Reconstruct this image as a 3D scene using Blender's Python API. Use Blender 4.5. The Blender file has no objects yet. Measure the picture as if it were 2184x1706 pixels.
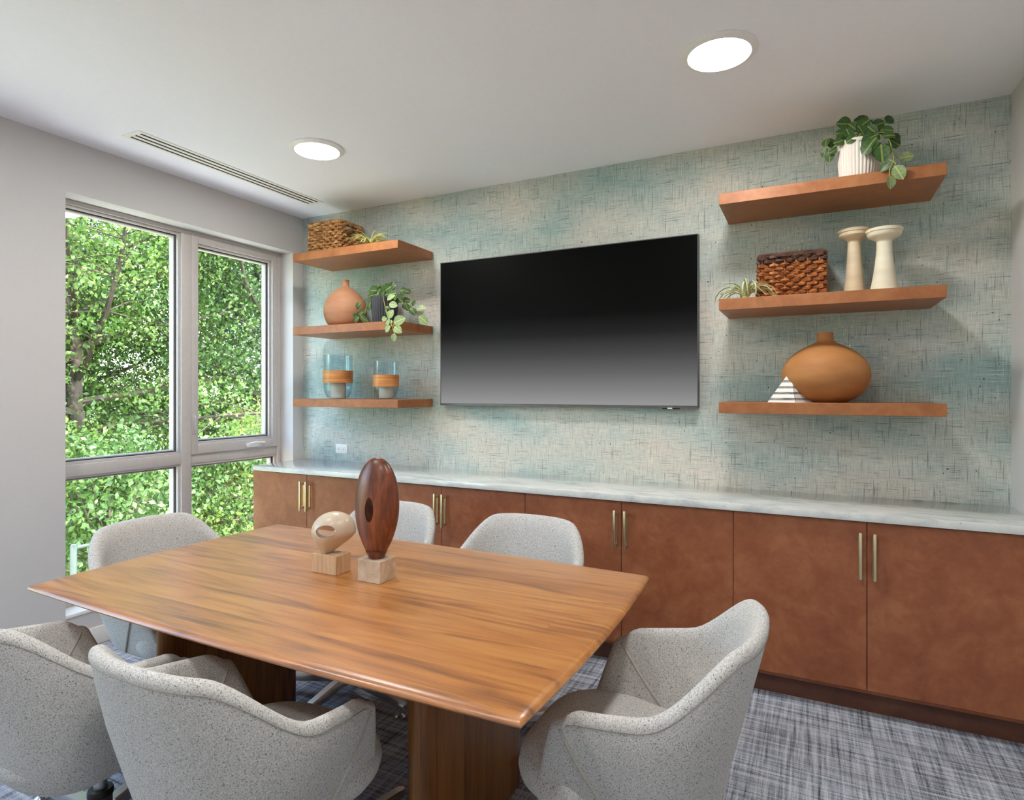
import bpy, bmesh, math, random
import numpy as np
from mathutils import Vector, Matrix
random.seed(7)
rng = np.random.default_rng(11)
PI = math.pi
sc = bpy.context.scene
COL = sc.collection

# ------------------------------------------------------------------ camera
CAMX, CAMY, CAMZ = 3.6435, -3.526, 1.44
FPX, YAW, HZ, CU = 1272.15, 0.46434, 834.54, 1092.0
cam = bpy.data.cameras.new('camera')
cam.sensor_width = 36.0
cam.lens = FPX / 2184 * 36.0
cam.shift_y = -(853 - HZ) / 2184
cam.clip_start = 0.02
cam.clip_end = 300
camo = bpy.data.objects.new('camera', cam)
COL.objects.link(camo)
camo.location = (CAMX, CAMY, CAMZ)
camo.rotation_euler = (PI / 2, 0, YAW)
sc.camera = camo

# ------------------------------------------------------------------ view, world, sun, lamps
vs = sc.view_settings
vs.view_transform = 'Standard'
vs.look = 'None'
vs.gamma = 1.0
vs.use_curve_mapping = False
vs.exposure = 1.42
sc.cycles.use_denoising = True
sc.cycles.max_bounces = 12
sc.cycles.diffuse_bounces = 10
sc.cycles.transparent_max_bounces = 16
sc.cycles.caustics_reflective = False
sc.cycles.caustics_refractive = False
sc.cycles.sample_clamp_indirect = 6.0

w = bpy.data.worlds.new('sky')
sc.world = w
w.use_nodes = True
wn = w.node_tree
wn.nodes.clear()
sky = wn.nodes.new('ShaderNodeTexSky')
sky.sky_type = 'NISHITA'
sky.sun_disc = False
sky.sun_elevation = math.radians(50)
sky.sun_rotation = math.radians(70)
sky.air_density = 1.0
sky.dust_density = 1.5
bgn = wn.nodes.new('ShaderNodeBackground')
SKY_STRENGTH = 0.85
bgn.inputs['Strength'].default_value = SKY_STRENGTH
won = wn.nodes.new('ShaderNodeOutputWorld')
wn.links.new(sky.outputs[0], bgn.inputs[0])
wn.links.new(bgn.outputs[0], won.inputs[0])

sun = bpy.data.lights.new('sun', 'SUN')
sun.energy = 9.5
sun.angle = math.radians(0.6)
sun.color = (1.0, 0.95, 0.86)
suno = bpy.data.objects.new('sun', sun)
COL.objects.link(suno)
suno.rotation_euler = Vector((-0.12, 0.55, -0.83)).to_track_quat('-Z', 'Y').to_euler()

LAMP_STRENGTH = 46.0
LAMP_COLOR = (1.0, 0.98, 0.96, 1)
CEIL = 2.8227
LIGHTS = [(1.13, -0.985), (3.31, -0.98), (1.13, -2.95), (3.31, -2.95), (2.22, -4.1)]  # last three are added out of view to light the room


# ------------------------------------------------------------------ helpers
def tag(o, label=None, cat=None, group=None, kind=None):
    if label: o['label'] = label
    if cat: o['category'] = cat
    if group: o['group'] = group
    if kind: o['kind'] = kind
    return o


def link(name, me, mat=None, parent=None, loc=None, smooth=None):
    o = bpy.data.objects.new(name, me)
    COL.objects.link(o)
    if mat is not None and not me.materials:
        me.materials.append(mat)
    if parent is not None:
        o.parent = parent
    if loc is not None:
        o.location = loc
    if smooth is not None:
        for p in me.polygons:
            p.use_smooth = smooth
    return o


def empty(name, loc=(0, 0, 0), rz=0, **k):
    o = bpy.data.objects.new(name, None)
    COL.objects.link(o)
    o.location = loc
    o.rotation_euler = (0, 0, rz)
    o.empty_display_size = 0.1
    tag(o, **k)
    return o


def mesh(name, verts, faces):
    me = bpy.data.meshes.new(name)
    me.from_pydata([tuple(v) for v in verts], [], faces)
    me.update()
    return me


class MB:
    """collects shapes into one mesh"""
    def __init__(s):
        s.bm = bmesh.new()

    def box(s, x0, x1, y0, y1, z0, z1, bev=0.0, seg=2):
        b = bmesh.new()
        bmesh.ops.create_cube(b, size=1.0)
        for v in b.verts:
            v.co = ((x0 + x1) / 2 + v.co.x * (x1 - x0), (y0 + y1) / 2 + v.co.y * (y1 - y0), (z0 + z1) / 2 + v.co.z * (z1 - z0))
        if bev > 0:
            bmesh.ops.bevel(b, geom=b.edges[:], offset=bev, segments=seg, affect='EDGES', profile=0.5)
        s._merge(b)
        return s

    def _merge(s, b):
        me = bpy.data.meshes.new('tmp')
        b.to_mesh(me)
        b.free()
        s.bm.from_mesh(me)
        bpy.data.meshes.remove(me)

    def lathe(s, prof, seg=32, c=(0, 0, 0), close=False, rib=None):
        rings = []
        for (r, z) in prof:
            ring = []
            if r < 1e-6:
                ring = [s.bm.verts.new((c[0], c[1], c[2] + z))]
            else:
                for i in range(seg):
                    a = 2 * PI * i / seg
                    rr = r if rib is None else rib(r, z, a)
                    ring.append(s.bm.verts.new((c[0] + rr * math.cos(a), c[1] + rr * math.sin(a), c[2] + z)))
            rings.append(ring)
        pairs = list(zip(rings[:-1], rings[1:]))
        if close:
            pairs.append((rings[-1], rings[0]))
        for a, b in pairs:
            if len(a) == 1 and len(b) == 1:
                continue
            for i in range(seg):
                j = (i + 1) % seg
                if len(a) == 1:
                    s.bm.faces.new((a[0], b[j], b[i]))
                elif len(b) == 1:
                    s.bm.faces.new((a[i], a[j], b[0]))
                else:
                    s.bm.faces.new((a[i], a[j], b[j], b[i]))
        return s

    def tube(s, pts, r, seg=8, closed=False, caps=True, flat=1.0):
        pts = [Vector(p) for p in pts]
        n = len(pts)
        rad = r if isinstance(r, (list, tuple)) else [r] * n
        rings = []
        up = Vector((0.13, 0.21, 1)).normalized()
        prev = None
        for i, p in enumerate(pts):
            a = pts[(i - 1) % n] if (i > 0 or closed) else p
            b = pts[(i + 1) % n] if (i < n - 1 or closed) else p
            t = (b - a).normalized()
            if prev is None:
                nx = t.cross(up)
                if nx.length < 1e-3:
                    nx = t.cross(Vector((1, 0, 0)))
                nx.normalize()
            else:
                nx = (prev - t * prev.dot(t)).normalized()
            prev = nx
            ny = t.cross(nx)
            ring = [s.bm.verts.new(p + (nx * math.cos(2 * PI * k / seg) + ny * math.sin(2 * PI * k / seg) * flat) * rad[i]) for k in range(seg)]
            rings.append(ring)
        m = n if closed else n - 1
        for i in range(m):
            a, b = rings[i], rings[(i + 1) % n]
            for k in range(seg):
                l = (k + 1) % seg
                s.bm.faces.new((a[k], a[l], b[l], b[k]))
        if caps and not closed:
            s.bm.faces.new(rings[0][::-1])
            s.bm.faces.new(rings[-1])
        return s

    def quad(s, *p):
        s.bm.faces.new([s.bm.verts.new(q) for q in p])
        return s

    def build(s, name, mat=None, parent=None, smooth=True, auto=40, loc=None):
        bmesh.ops.recalc_face_normals(s.bm, faces=s.bm.faces[:])
        me = bpy.data.meshes.new(name)
        s.bm.to_mesh(me)
        s.bm.free()
        if smooth:
            me.polygons.foreach_set('use_smooth', [True] * len(me.polygons))
            if auto:
                me.set_sharp_from_angle(angle=math.radians(auto))
        return link(name, me, mat, parent, loc)


def box(name, x0, x1, y0, y1, z0, z1, mat, parent=None, bev=0.0, seg=2):
    return MB().box(x0, x1, y0, y1, z0, z1, bev, seg).build(name, mat, parent)


def at(u, v, Y):
    """the world point that stands at depth y=Y and shows at photo pixel (u,v)"""
    a, b = (u - CU) / FPX, (HZ - v) / FPX
    d = Vector((-math.sin(YAW) + math.cos(YAW) * a, math.cos(YAW) + math.sin(YAW) * a, b))
    t = (Y - CAMY) / d.y
    return Vector((CAMX, CAMY, CAMZ)) + d * t


def copy_tree(o, parent=None):
    c = o.copy()
    COL.objects.link(c)
    if parent is not None:
        c.parent = parent
    for ch in list(o.children):
        copy_tree(ch, c)
    return c


# ------------------------------------------------------------------ materials
def srgb(r, g, b):
    f = lambda c: (c / 255 / 12.92) if c / 255 <= 0.04045 else ((c / 255 + 0.055) / 1.055) ** 2.4
    return (f(r), f(g), f(b), 1)


class Mat:
    def __init__(s, name, rough=0.6, spec=0.5, metal=0.0, col=(0.5, 0.5, 0.5, 1)):
        s.m = bpy.data.materials.new(name)
        s.m.use_nodes = True
        s.nt = s.m.node_tree
        s.nt.nodes.clear()
        s.out = s.nt.nodes.new('ShaderNodeOutputMaterial')
        s.b = s.nt.nodes.new('ShaderNodeBsdfPrincipled')
        s.nt.links.new(s.b.outputs[0], s.out.inputs[0])
        s.b.inputs['Roughness'].default_value = rough
        s.b.inputs['Specular IOR Level'].default_value = spec
        s.b.inputs['Metallic'].default_value = metal
        s.b.inputs['Base Color'].default_value = col
        s._co = None

    def co(s):
        if s._co is None:
            s._co = s.nt.nodes.new('ShaderNodeTexCoord')
        return s._co.outputs['Object']

    def map(s, scale=(1, 1, 1), loc=(0, 0, 0), rot=(0, 0, 0), src=None):
        n = s.nt.nodes.new('ShaderNodeMapping')
        n.inputs['Scale'].default_value = scale
        n.inputs['Location'].default_value = loc
        n.inputs['Rotation'].default_value = rot
        s.nt.links.new(src if src is not None else s.co(), n.inputs[0])
        return n.outputs[0]

    def noise(s, vec, scale=5.0, detail=2.0, rough=0.5, dist=0.0):
        n = s.nt.nodes.new('ShaderNodeTexNoise')
        n.inputs['Scale'].default_value = scale
        n.inputs['Detail'].default_value = detail
        n.inputs['Roughness'].default_value = rough
        n.inputs['Distortion'].default_value = dist
        s.nt.links.new(vec, n.inputs['Vector'])
        return n.outputs['Fac']

    def voro(s, vec, scale=5.0, out='Distance', rnd=1.0):
        n = s.nt.nodes.new('ShaderNodeTexVoronoi')
        n.inputs['Scale'].default_value = scale
        n.inputs['Randomness'].default_value = rnd
        s.nt.links.new(vec, n.inputs['Vector'])
        return n.outputs[out]

    def ramp(s, fac, stops, interp='LINEAR'):
        n = s.nt.nodes.new('ShaderNodeValToRGB')
        cr = n.color_ramp
        cr.interpolation = interp
        while len(cr.elements) < len(stops):
            cr.elements.new(0.5)
        for e, (p, c) in zip(cr.elements, stops):
            e.position = p
            e.color = c if hasattr(c, '__len__') else (c, c, c, 1)
        s.nt.links.new(fac, n.inputs[0])
        return n.outputs[0]

    def mix(s, fac, a, b, mode='MIX'):
        n = s.nt.nodes.new('ShaderNodeMix')
        n.data_type = 'RGBA'
        n.blend_type = mode
        for v, i in ((fac, 0), (a, 6), (b, 7)):
            if hasattr(v, 'is_linked') or hasattr(v, 'node'):
                s.nt.links.new(v, n.inputs[i])
            else:
                n.inputs[i].default_value = v
        return n.outputs[2]

    def math(s, op, a, b=0.0, c=0.0):
        n = s.nt.nodes.new('ShaderNodeMath')
        n.operation = op
        for i, v in enumerate((a, b, c)):
            if hasattr(v, 'node'):
                s.nt.links.new(v, n.inputs[i])
            else:
                n.inputs[i].default_value = v
        return n.outputs[0]

    def sep(s, vec=None):
        n = s.nt.nodes.new('ShaderNodeSeparateXYZ')
        s.nt.links.new(vec if vec is not None else s.co(), n.inputs[0])
        return n.outputs

    def color(s, c):
        s.nt.links.new(c, s.b.inputs['Base Color'])
        return s

    def inp(s, name, v):
        if hasattr(v, 'node'):
            s.nt.links.new(v, s.b.inputs[name])
        else:
            s.b.inputs[name].default_value = v
        return s

    def bump(s, h, strength=0.2, dist=0.01):
        n = s.nt.nodes.new('ShaderNodeBump')
        n.inputs['Strength'].default_value = strength
        n.inputs['Distance'].default_value = dist
        s.nt.links.new(h, n.inputs['Height'])
        s.nt.links.new(n.outputs[0], s.b.inputs['Normal'])
        return s


def plain(name, col, rough=0.5, metal=0.0, spec=0.5, vary=0.06, scale=30):
    m = Mat(name, rough, spec, metal)
    n = m.noise(m.map(), scale, 3)
    c2 = tuple(max(0, x * (1 - vary)) for x in col[:3]) + (1,)
    c3 = tuple(min(1, x * (1 + vary)) for x in col[:3]) + (1,)
    m.color(m.ramp(n, [(0.3, c2), (0.7, c3)]))
    return m.m


def arch_glass(name, tint=(0.97, 0.99, 0.98, 1), ior=1.45):
    m = bpy.data.materials.new(name)
    m.use_nodes = True
    nt = m.node_tree
    nt.nodes.clear()
    o = nt.nodes.new('ShaderNodeOutputMaterial')
    mx = nt.nodes.new('ShaderNodeMixShader')
    fr = nt.nodes.new('ShaderNodeFresnel')
    geo = nt.nodes.new('ShaderNodeNewGeometry')      # same reflectance from either side of the glass
    io = nt.nodes.new('ShaderNodeMapRange')
    io.inputs[3].default_value = ior
    io.inputs[4].default_value = 1 / ior
    nt.links.new(geo.outputs['Backfacing'], io.inputs[0])
    nt.links.new(io.outputs[0], fr.inputs[0])
    tr = nt.nodes.new('ShaderNodeBsdfTransparent')
    tr.inputs[0].default_value = tint
    gl = nt.nodes.new('ShaderNodeBsdfGlossy')
    gl.inputs['Roughness'].default_value = 0.02
    nt.links.new(fr.outputs[0], mx.inputs[0])
    nt.links.new(tr.outputs[0], mx.inputs[1])
    nt.links.new(gl.outputs[0], mx.inputs[2])
    nt.links.new(mx.outputs[0], o.inputs[0])
    return m


def emitter(name, col, strength):
    m = bpy.data.materials.new(name)
    m.use_nodes = True
    nt = m.node_tree
    nt.nodes.clear()
    o = nt.nodes.new('ShaderNodeOutputMaterial')
    e = nt.nodes.new('ShaderNodeEmission')
    e.inputs[0].default_value = col
    e.inputs[1].default_value = strength
    nt.links.new(e.outputs[0], o.inputs[0])
    return m


M = {}
M['wall'] = plain('white_wall_paint', srgb(207, 205, 204), 0.85, spec=0.2, vary=0.01, scale=60)
M['ceiling'] = plain('white_ceiling_paint', srgb(243, 245, 251), 0.9, spec=0.2, vary=0.01, scale=60)
M['white'] = plain('white_gloss_paint', srgb(238, 237, 233), 0.4, vary=0.01)
M['plastic'] = plain('white_plastic', srgb(240, 238, 230), 0.35, vary=0.01)
M['frame'] = plain('window_grey_aluminium', srgb(198, 193, 189), 0.4, spec=0.4, vary=0.03)
M['gasket'] = plain('dark_gasket', srgb(60, 60, 62), 0.6)
M['black'] = plain('black_plastic', srgb(14, 14, 15), 0.35)
M['dark'] = plain('dark_recess', srgb(30, 29, 28), 0.8)
M['chrome'] = plain('chrome', (0.75, 0.75, 0.76, 1), 0.12, metal=1.0, vary=0.02)
M['alu'] = plain('polished_aluminium', (0.58, 0.57, 0.56, 1), 0.28, metal=1.0, vary=0.04)
M['darkmetal'] = plain('dark_grey_metal', (0.13, 0.13, 0.135, 1), 0.35, metal=0.6)
M['brass'] = plain('satin_brass', (0.86, 0.76, 0.48, 1), 0.36, metal=1.0, vary=0.05)
M['brassdark'] = plain('dark_brass', (0.46, 0.33, 0.16, 1), 0.38, metal=0.8, vary=0.06)
M['glass'] = arch_glass('window_glass', ior=1.4)
M['jar'] = arch_glass('jar_glass', (0.90, 0.95, 0.97, 1), 1.5)
M['wax'] = plain('candle_wax', srgb(232, 222, 204), 0.5, vary=0.02)
M['pot_white'] = plain('white_ceramic', srgb(232, 226, 216), 0.5, vary=0.02)
M['pot_dark'] = plain('charcoal_ceramic', srgb(52, 54, 58), 0.5, vary=0.05)
M['soil'] = plain('potting_soil', srgb(50, 38, 28), 0.95, vary=0.4, scale=150)
M['stem'] = plain('green_stem', srgb(150, 165, 70), 0.5, vary=0.1)
M['diffuser'] = emitter('lamp_diffuser', LAMP_COLOR, LAMP_STRENGTH)


def cabinet_mat(name, dark, mid, light, rough=0.42):
    m = Mat(name, rough, 0.4)
    v = m.map()
    a = m.noise(v, 7.0, 5, 0.6, 0.6)
    b = m.noise(v, 28.0, 4, 0.6, 0.3)
    c = m.noise(m.map((1.2, 1.2, 0.9)), 2.0, 2)
    s = m.math('ADD', m.math('MULTIPLY', a, 0.55), m.math('ADD', m.math('MULTIPLY', b, 0.25), m.math('MULTIPLY', c, 0.2)))
    m.color(m.ramp(s, [(0.34, dark), (0.5, mid), (0.66, light)]))
    m.inp('Roughness', m.ramp(a, [(0.3, 0.36), (0.7, 0.50)]))
    m.bump(b, 0.05, 0.004)
    return m.m


M['cabinet'] = cabinet_mat('russet_burl_veneer', srgb(134, 76, 48), srgb(156, 93, 61), srgb(174, 112, 75))
M['shelf'] = cabinet_mat('russet_shelf_veneer', srgb(140, 84, 50), srgb(160, 102, 62), srgb(176, 120, 76))
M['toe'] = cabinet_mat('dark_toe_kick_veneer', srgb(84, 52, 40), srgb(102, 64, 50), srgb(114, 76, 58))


def wallpaper():
    m = Mat('teal_grasscloth', 0.75, 0.25)
    hx = m.noise(m.map((13, 13, 300)), 1.0, 4, 0.75)
    vx = m.noise(m.map((300, 300, 13)), 1.0, 4, 0.75)
    hx2 = m.noise(m.map((6, 6, 190), (4, 0, 7)), 1.0, 2, 0.5)
    vx2 = m.noise(m.map((190, 190, 6), (1, 0, 3)), 1.0, 2, 0.5)
    patch = m.noise(m.map((0.9, 1, 1.9), (3.1, 0, 1.7)), 1.0, 3, 0.5)
    patch2 = m.noise(m.map((2.4, 1, 5.0), (9, 0, 2)), 1.0, 2, 0.5)
    pm = m.math('ADD', m.math('MULTIPLY', patch, 0.65), m.math('MULTIPLY', patch2, 0.35))
    base = m.ramp(pm, [(0.38, srgb(156, 179, 176)), (0.46, srgb(176, 189, 183)), (0.55, srgb(196, 198, 189)), (0.66, srgb(209, 201, 188))])
    th = m.math('MULTIPLY', m.math('ADD', hx, vx), 0.5)
    dk = m.ramp(th, [(0.37, 0.52), (0.46, 0.94), (0.52, 1.07), (0.62, 1.28)])
    c = m.mix(1.0, base, dk, 'MULTIPLY')
    th2 = m.math('MAXIMUM', hx2, vx2)
    c = m.mix(m.ramp(th2, [(0.61, 0.0), (0.70, 0.65)]), c, srgb(214, 218, 208))
    th3 = m.math('MINIMUM', hx2, vx2)
    c = m.mix(m.ramp(th3, [(0.30, 0.7), (0.39, 0.0)]), c, srgb(88, 98, 92))
    fl = m.noise(m.map((70, 70, 55)), 1.0, 1, 0.4)
    c = m.mix(m.ramp(fl, [(0.725, 0.0), (0.76, 0.85)]), c, srgb(66, 62, 50))
    gm = m.noise(m.map((2.4, 1, 2.0), (7.7, 0, 5)), 1.0, 1)
    gf = m.noise(m.map((150, 150, 60), (2, 0, 8)), 1.0, 0)
    g = m.math('MULTIPLY', m.ramp(gm, [(0.58, 0.0), (0.66, 1.0)]), m.ramp(gf, [(0.73, 0.0), (0.76, 1.0)]))
    m.inp('Metallic', m.math('MULTIPLY', g, 0.6))
    m.color(m.mix(g, c, srgb(250, 226, 176)))
    m.inp('Roughness', m.ramp(g, [(0, 0.75), (1, 0.3)]))
    m.bump(th, 0.25, 0.003)
    return m.m


M['wallpaper'] = wallpaper()


def carpet():
    m = Mat('blue_grey_carpet', 0.95, 0.1)
    pile = m.noise(m.map((260, 520, 300), rot=(0, 0, 0.5)), 1.0, 2, 0.7)
    fine = m.noise(m.map((420, 420, 420)), 1.0, 1)
    lx = m.noise(m.map((1.8, 60, 1)), 1.0, 3, 0.7)
    ly = m.noise(m.map((75, 3.0, 1), (5, 2, 0)), 1.0, 3, 0.65)
    big = m.noise(m.map((1.1, 2.0, 1)), 1.0, 2)
    s = m.math('ADD', m.math('MULTIPLY', lx, 0.5), m.math('MULTIPLY', ly, 0.5))
    s = m.math('ADD', s, m.math('MULTIPLY', m.math('SUBTRACT', pile, 0.5), 0.55))
    s = m.math('ADD', s, m.math('MULTIPLY', m.math('SUBTRACT', fine, 0.5), 0.30))
    c = m.ramp(s, [(0.33, srgb(40, 44, 54)), (0.42, srgb(112, 120, 136)), (0.50, srgb(168, 176, 190)), (0.62, srgb(222, 228, 238))])
    dk = m.ramp(m.math('MINIMUM', lx, ly), [(0.24, 0.35), (0.36, 1.0)])
    c = m.mix(1.0, c, dk, 'MULTIPLY')
    c = m.mix(m.ramp(big, [(0.35, 0.0), (0.7, 0.35)]), c, srgb(136, 128, 124), 'MIX')
    m.color(c)
    m.bump(pile, 0.5, 0.004)
    return m.m


M['carpet'] = carpet()


def stone_counter():
    m = Mat('pale_quartzite', 0.12, 0.5)
    v = m.map((1, 2.2, 2.2))
    a = m.noise(v, 3.0, 6, 0.62, 1.2)
    b = m.noise(m.map((1.0, 5.0, 5.0), (3, 1, 0)), 4.0, 5, 0.6, 0.8)
    c = m.ramp(a, [(0.30, srgb(182, 188, 188)), (0.45, srgb(216, 220, 217)), (0.6, srgb(234, 235, 230)), (0.75, srgb(222, 220, 210))])
    c = m.mix(m.ramp(b, [(0.58, 0.0), (0.72, 0.45)]), c, srgb(146, 152, 158))
    sp = m.noise(m.map((1, 1, 1)), 120.0, 2, 0.6)
    c = m.mix(m.ramp(sp, [(0.66, 0.0), (0.74, 0.7)]), c, srgb(92, 96, 100))
    m.color(c)
    m.inp('Coat Weight', 0.5)
    m.inp('Coat Roughness', 0.05)
    return m.m


M['counter'] = stone_counter()


def table_wood(name, tone=1.0, axis='x', rough=0.24):
    m = Mat(name, rough, 0.5)
    k = {'x': (1, 0, 1), 'z': (0, 0, 0)}
    sx, sy, sz = m.sep()
    if axis == 'x':
        along, across, wv = sx, sy, (1.3, 16, 16)
        fv, ring = (7, 260, 260), (0.55, 5.5, 5.5)
    else:
        along, across, wv = sz, sy, (16, 16, 1.3)
        fv, ring = (260, 260, 7), (5.5, 5.5, 0.55)
    idx = m.math('FLOOR', m.math('DIVIDE', across, 0.105))
    half = m.math('FLOOR', m.math('DIVIDE', m.math('ADD', along, m.math('MULTIPLY', idx, 0.83)), 7.0))
    wn_ = m.nt.nodes.new('ShaderNodeTexWhiteNoise')
    wn_.noise_dimensions = '2D'
    cb = m.nt.nodes.new('ShaderNodeCombineXYZ')
    m.nt.links.new(idx, cb.inputs[0])
    m.nt.links.new(half, cb.inputs[1])
    m.nt.links.new(cb.outputs[0], wn_.inputs['Vector'])
    stave = wn_.outputs['Value']
    off = m.nt.nodes.new('ShaderNodeVectorMath')
    off.operation = 'ADD'
    cb2 = m.nt.nodes.new('ShaderNodeCombineXYZ')
    m.nt.links.new(m.math('MULTIPLY', stave, 9.0), cb2.inputs[0])
    m.nt.links.new(m.math('MULTIPLY', stave, 3.0), cb2.inputs[1])
    m.nt.links.new(cb2.outputs[0], off.inputs[0])
    m.nt.links.new(m.co(), off.inputs[1])
    g1 = m.noise(m.map(wv, src=off.outputs[0]), 1.0, 5, 0.6, 1.1)
    g2 = m.noise(m.map(fv, src=off.outputs[0]), 1.0, 2, 0.6)
    rg = m.noise(m.map(ring, src=off.outputs[0]), 1.0, 2, 0.5, 0.4)
    rings = m.math('ABSOLUTE', m.math('SINE', m.math('MULTIPLY', rg, 34.0)))
    s = m.math('ADD', m.math('MULTIPLY', g1, 0.52), m.math('MULTIPLY', g2, 0.24))
    s = m.math('ADD', s, m.math('MULTIPLY', rings, 0.10))
    s = m.math('ADD', s, m.math('MULTIPLY', m.math('SUBTRACT', stave, 0.5), 0.10))
    s = m.math('ADD', s, 0.085)
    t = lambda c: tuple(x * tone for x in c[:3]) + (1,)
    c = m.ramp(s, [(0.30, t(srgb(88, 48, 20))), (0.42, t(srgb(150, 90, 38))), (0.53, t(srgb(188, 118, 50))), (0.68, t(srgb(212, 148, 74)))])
    dk = m.ramp(g1, [(0.66, 1.0), (0.76, 0.72)])
    c = m.mix(1.0, c, dk, 'MULTIPLY')
    m.color(c)
    m.bump(g2, 0.04, 0.002)
    return m


_tw = table_wood('acacia_table_top', 0.92, 'x', 0.38)
_tw.inp('Coat Weight', 0.9)
_tw.inp('Coat Roughness', 0.30)
_tw.inp('Coat IOR', 1.62)
M['table'] = _tw.m
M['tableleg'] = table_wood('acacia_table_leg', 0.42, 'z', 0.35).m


def fabric():
    m = Mat('speckled_grey_boucle', 0.95, 0.15)
    a = m.noise(m.map((1, 1, 1)), 300.0, 2, 0.6)
    b = m.noise(m.map((1, 1, 1.0), (1, 2, 0)), 560.0, 1, 0.5)
    v = m.noise(m.map((1, 1, 1), (3, 3, 3)), 260.0, 1, 0.5)
    c = m.ramp(a, [(0.30, srgb(166, 163, 158)), (0.5, srgb(202, 200, 196)), (0.7, srgb(220, 218, 214))])
    c = m.mix(m.ramp(v, [(0.62, 0.0), (0.69, 0.75)]), c, srgb(86, 84, 78))
    c = m.mix(m.ramp(b, [(0.58, 0.0), (0.66, 0.5)]), c, srgb(120, 117, 110))
    m.color(c)
    m.inp('Sheen Weight', 0.1)
    m.bump(a, 0.35, 0.002)
    return m.m


M['fabric'] = fabric()
M['welt'] = plain('grey_welt_cord', srgb(176, 171, 162), 0.9, spec=0.15, vary=0.12, scale=300)
M['stitch'] = plain('stitched_seam', srgb(156, 151, 143), 0.95, spec=0.1)


def travertine(name, d, l, axis):
    m = Mat(name, 0.45, 0.4)
    sc_ = {'z': (60, 60, 5), 'n': (14, 14, 14)}[axis]
    a = m.noise(m.map(sc_), 1.0, 4, 0.6, 0.6)
    b = m.noise(m.map((1, 1, 1)), 160.0, 2)
    c = m.ramp(a, [(0.32, d), (0.62, l)])
    c = m.mix(m.ramp(b, [(0.64, 0.0), (0.72, 0.4)]), c, srgb(130, 104, 78))
    m.color(c)
    m.bump(b, 0.15, 0.002)
    return m.m


M['trav_a'] = travertine('banded_travertine', srgb(184, 148, 112), srgb(206, 174, 138), 'z')
M['trav_b'] = travertine('mottled_travertine', srgb(172, 150, 126), srgb(210, 192, 168), 'n')
M['cream'] = plain('cream_lacquer', srgb(204, 186, 162), 0.28, vary=0.02)


def sculpt_wood():
    m = Mat('dark_carved_wood', 0.32, 0.5)
    a = m.noise(m.map((14, 14, 2.2)), 1.0, 4, 0.6, 0.8)
    b = m.noise(m.map((160, 160, 10)), 1.0, 2)
    s = m.math('ADD', m.math('MULTIPLY', a, 0.8), m.math('MULTIPLY', b, 0.2))
    m.color(m.ramp(s, [(0.34, srgb(64, 32, 22)), (0.48, srgb(104, 54, 34)), (0.64, srgb(146, 82, 48))]))
    return m.m


M['sculptwood'] = sculpt_wood()


def vase_mat(name, a_, b_):
    m = Mat(name, 0.6, 0.3)
    n = m.noise(m.map((2, 2, 6)), 2.5, 3)
    m.color(m.ramp(n, [(0.3, a_), (0.7, b_)]))
    return m.m


M['vase'] = vase_mat('ochre_terracotta', srgb(164, 108, 62), srgb(186, 130, 78))
M['vase2'] = vase_mat('clay_terracotta', srgb(170, 120, 90), srgb(192, 142, 108))
M['stone_cream'] = vase_mat('cream_turned_wood', srgb(206, 186, 152), srgb(226, 210, 180))
M['stone_cream2'] = vase_mat('pale_cream_stoneware', srgb(214, 206, 180), srgb(232, 226, 204))


def weave_mat(name, d, mid, l):
    m = Mat(name, 0.6, 0.35)
    a = m.noise(m.map((18, 18, 60)), 1.0, 3, 0.6)
    b = m.noise(m.map((90, 90, 200)), 1.0, 2)
    s = m.math('ADD', m.math('MULTIPLY', a, 0.65), m.math('MULTIPLY', b, 0.35))
    m.color(m.ramp(s, [(0.36, d), (0.5, mid), (0.64, l)]))
    return m.m


M['weave_r'] = weave_mat('seagrass_russet', srgb(74, 38, 20), srgb(146, 84, 42), srgb(200, 136, 76))
M['weave_dark'] = weave_mat('seagrass_dark_band', srgb(38, 26, 24), srgb(80, 54, 44), srgb(112, 78, 58))
M['weave_l'] = weave_mat('seagrass_straw', srgb(98, 58, 30), srgb(168, 118, 68), srgb(216, 180, 128))


def striped_stone():
    m = Mat('striped_marble', 0.3, 0.5)
    x, y, z = m.sep()
    f = m.math('FRACT', m.math('DIVIDE', m.math('SUBTRACT', z, 0.010), 0.029))
    n = m.noise(m.map((14, 14, 60)), 1.0, 3, 0.6)
    band = m.ramp(f, [(0.0, 0.0), (0.04, 1.0), (0.40, 1.0), (0.44, 0.0)])
    grey = m.ramp(n, [(0.35, srgb(88, 88, 90)), (0.65, srgb(168, 166, 164))])
    m.color(m.mix(band, srgb(236, 233, 226), grey))
    return m.m


M['striped'] = striped_stone()


def leaf_mat(name, d, l, rib, ribw=0.05):
    m = Mat(name, 0.42, 0.4)
    x, y, z = m.sep()
    n = m.noise(m.map((1, 1, 1)), 6.0, 2)
    ax = m.math('ADD', m.math('ABSOLUTE', x), m.math('MULTIPLY', m.math('SUBTRACT', n, 0.5), 0.10))
    c = m.ramp(n, [(0.3, d), (0.7, l)])
    c = m.mix(m.ramp(ax, [(ribw * 0.4, 0.7), (ribw, 0.0)]), c, rib)
    m.color(c)
    return m.m


M['leafdark'] = leaf_mat('dark_green_leaf', srgb(36, 66, 30), srgb(72, 104, 50), srgb(150, 162, 82))
M['leafpale'] = leaf_mat('pale_green_leaf', srgb(112, 140, 92), srgb(160, 180, 128), srgb(206, 204, 132))
M['airplant'] = plain('air_plant_grey_green', srgb(176, 186, 138), 0.6, vary=0.12)
M['airplant2'] = plain('air_plant_yellow_green', srgb(196, 198, 122), 0.6, vary=0.14)


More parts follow.
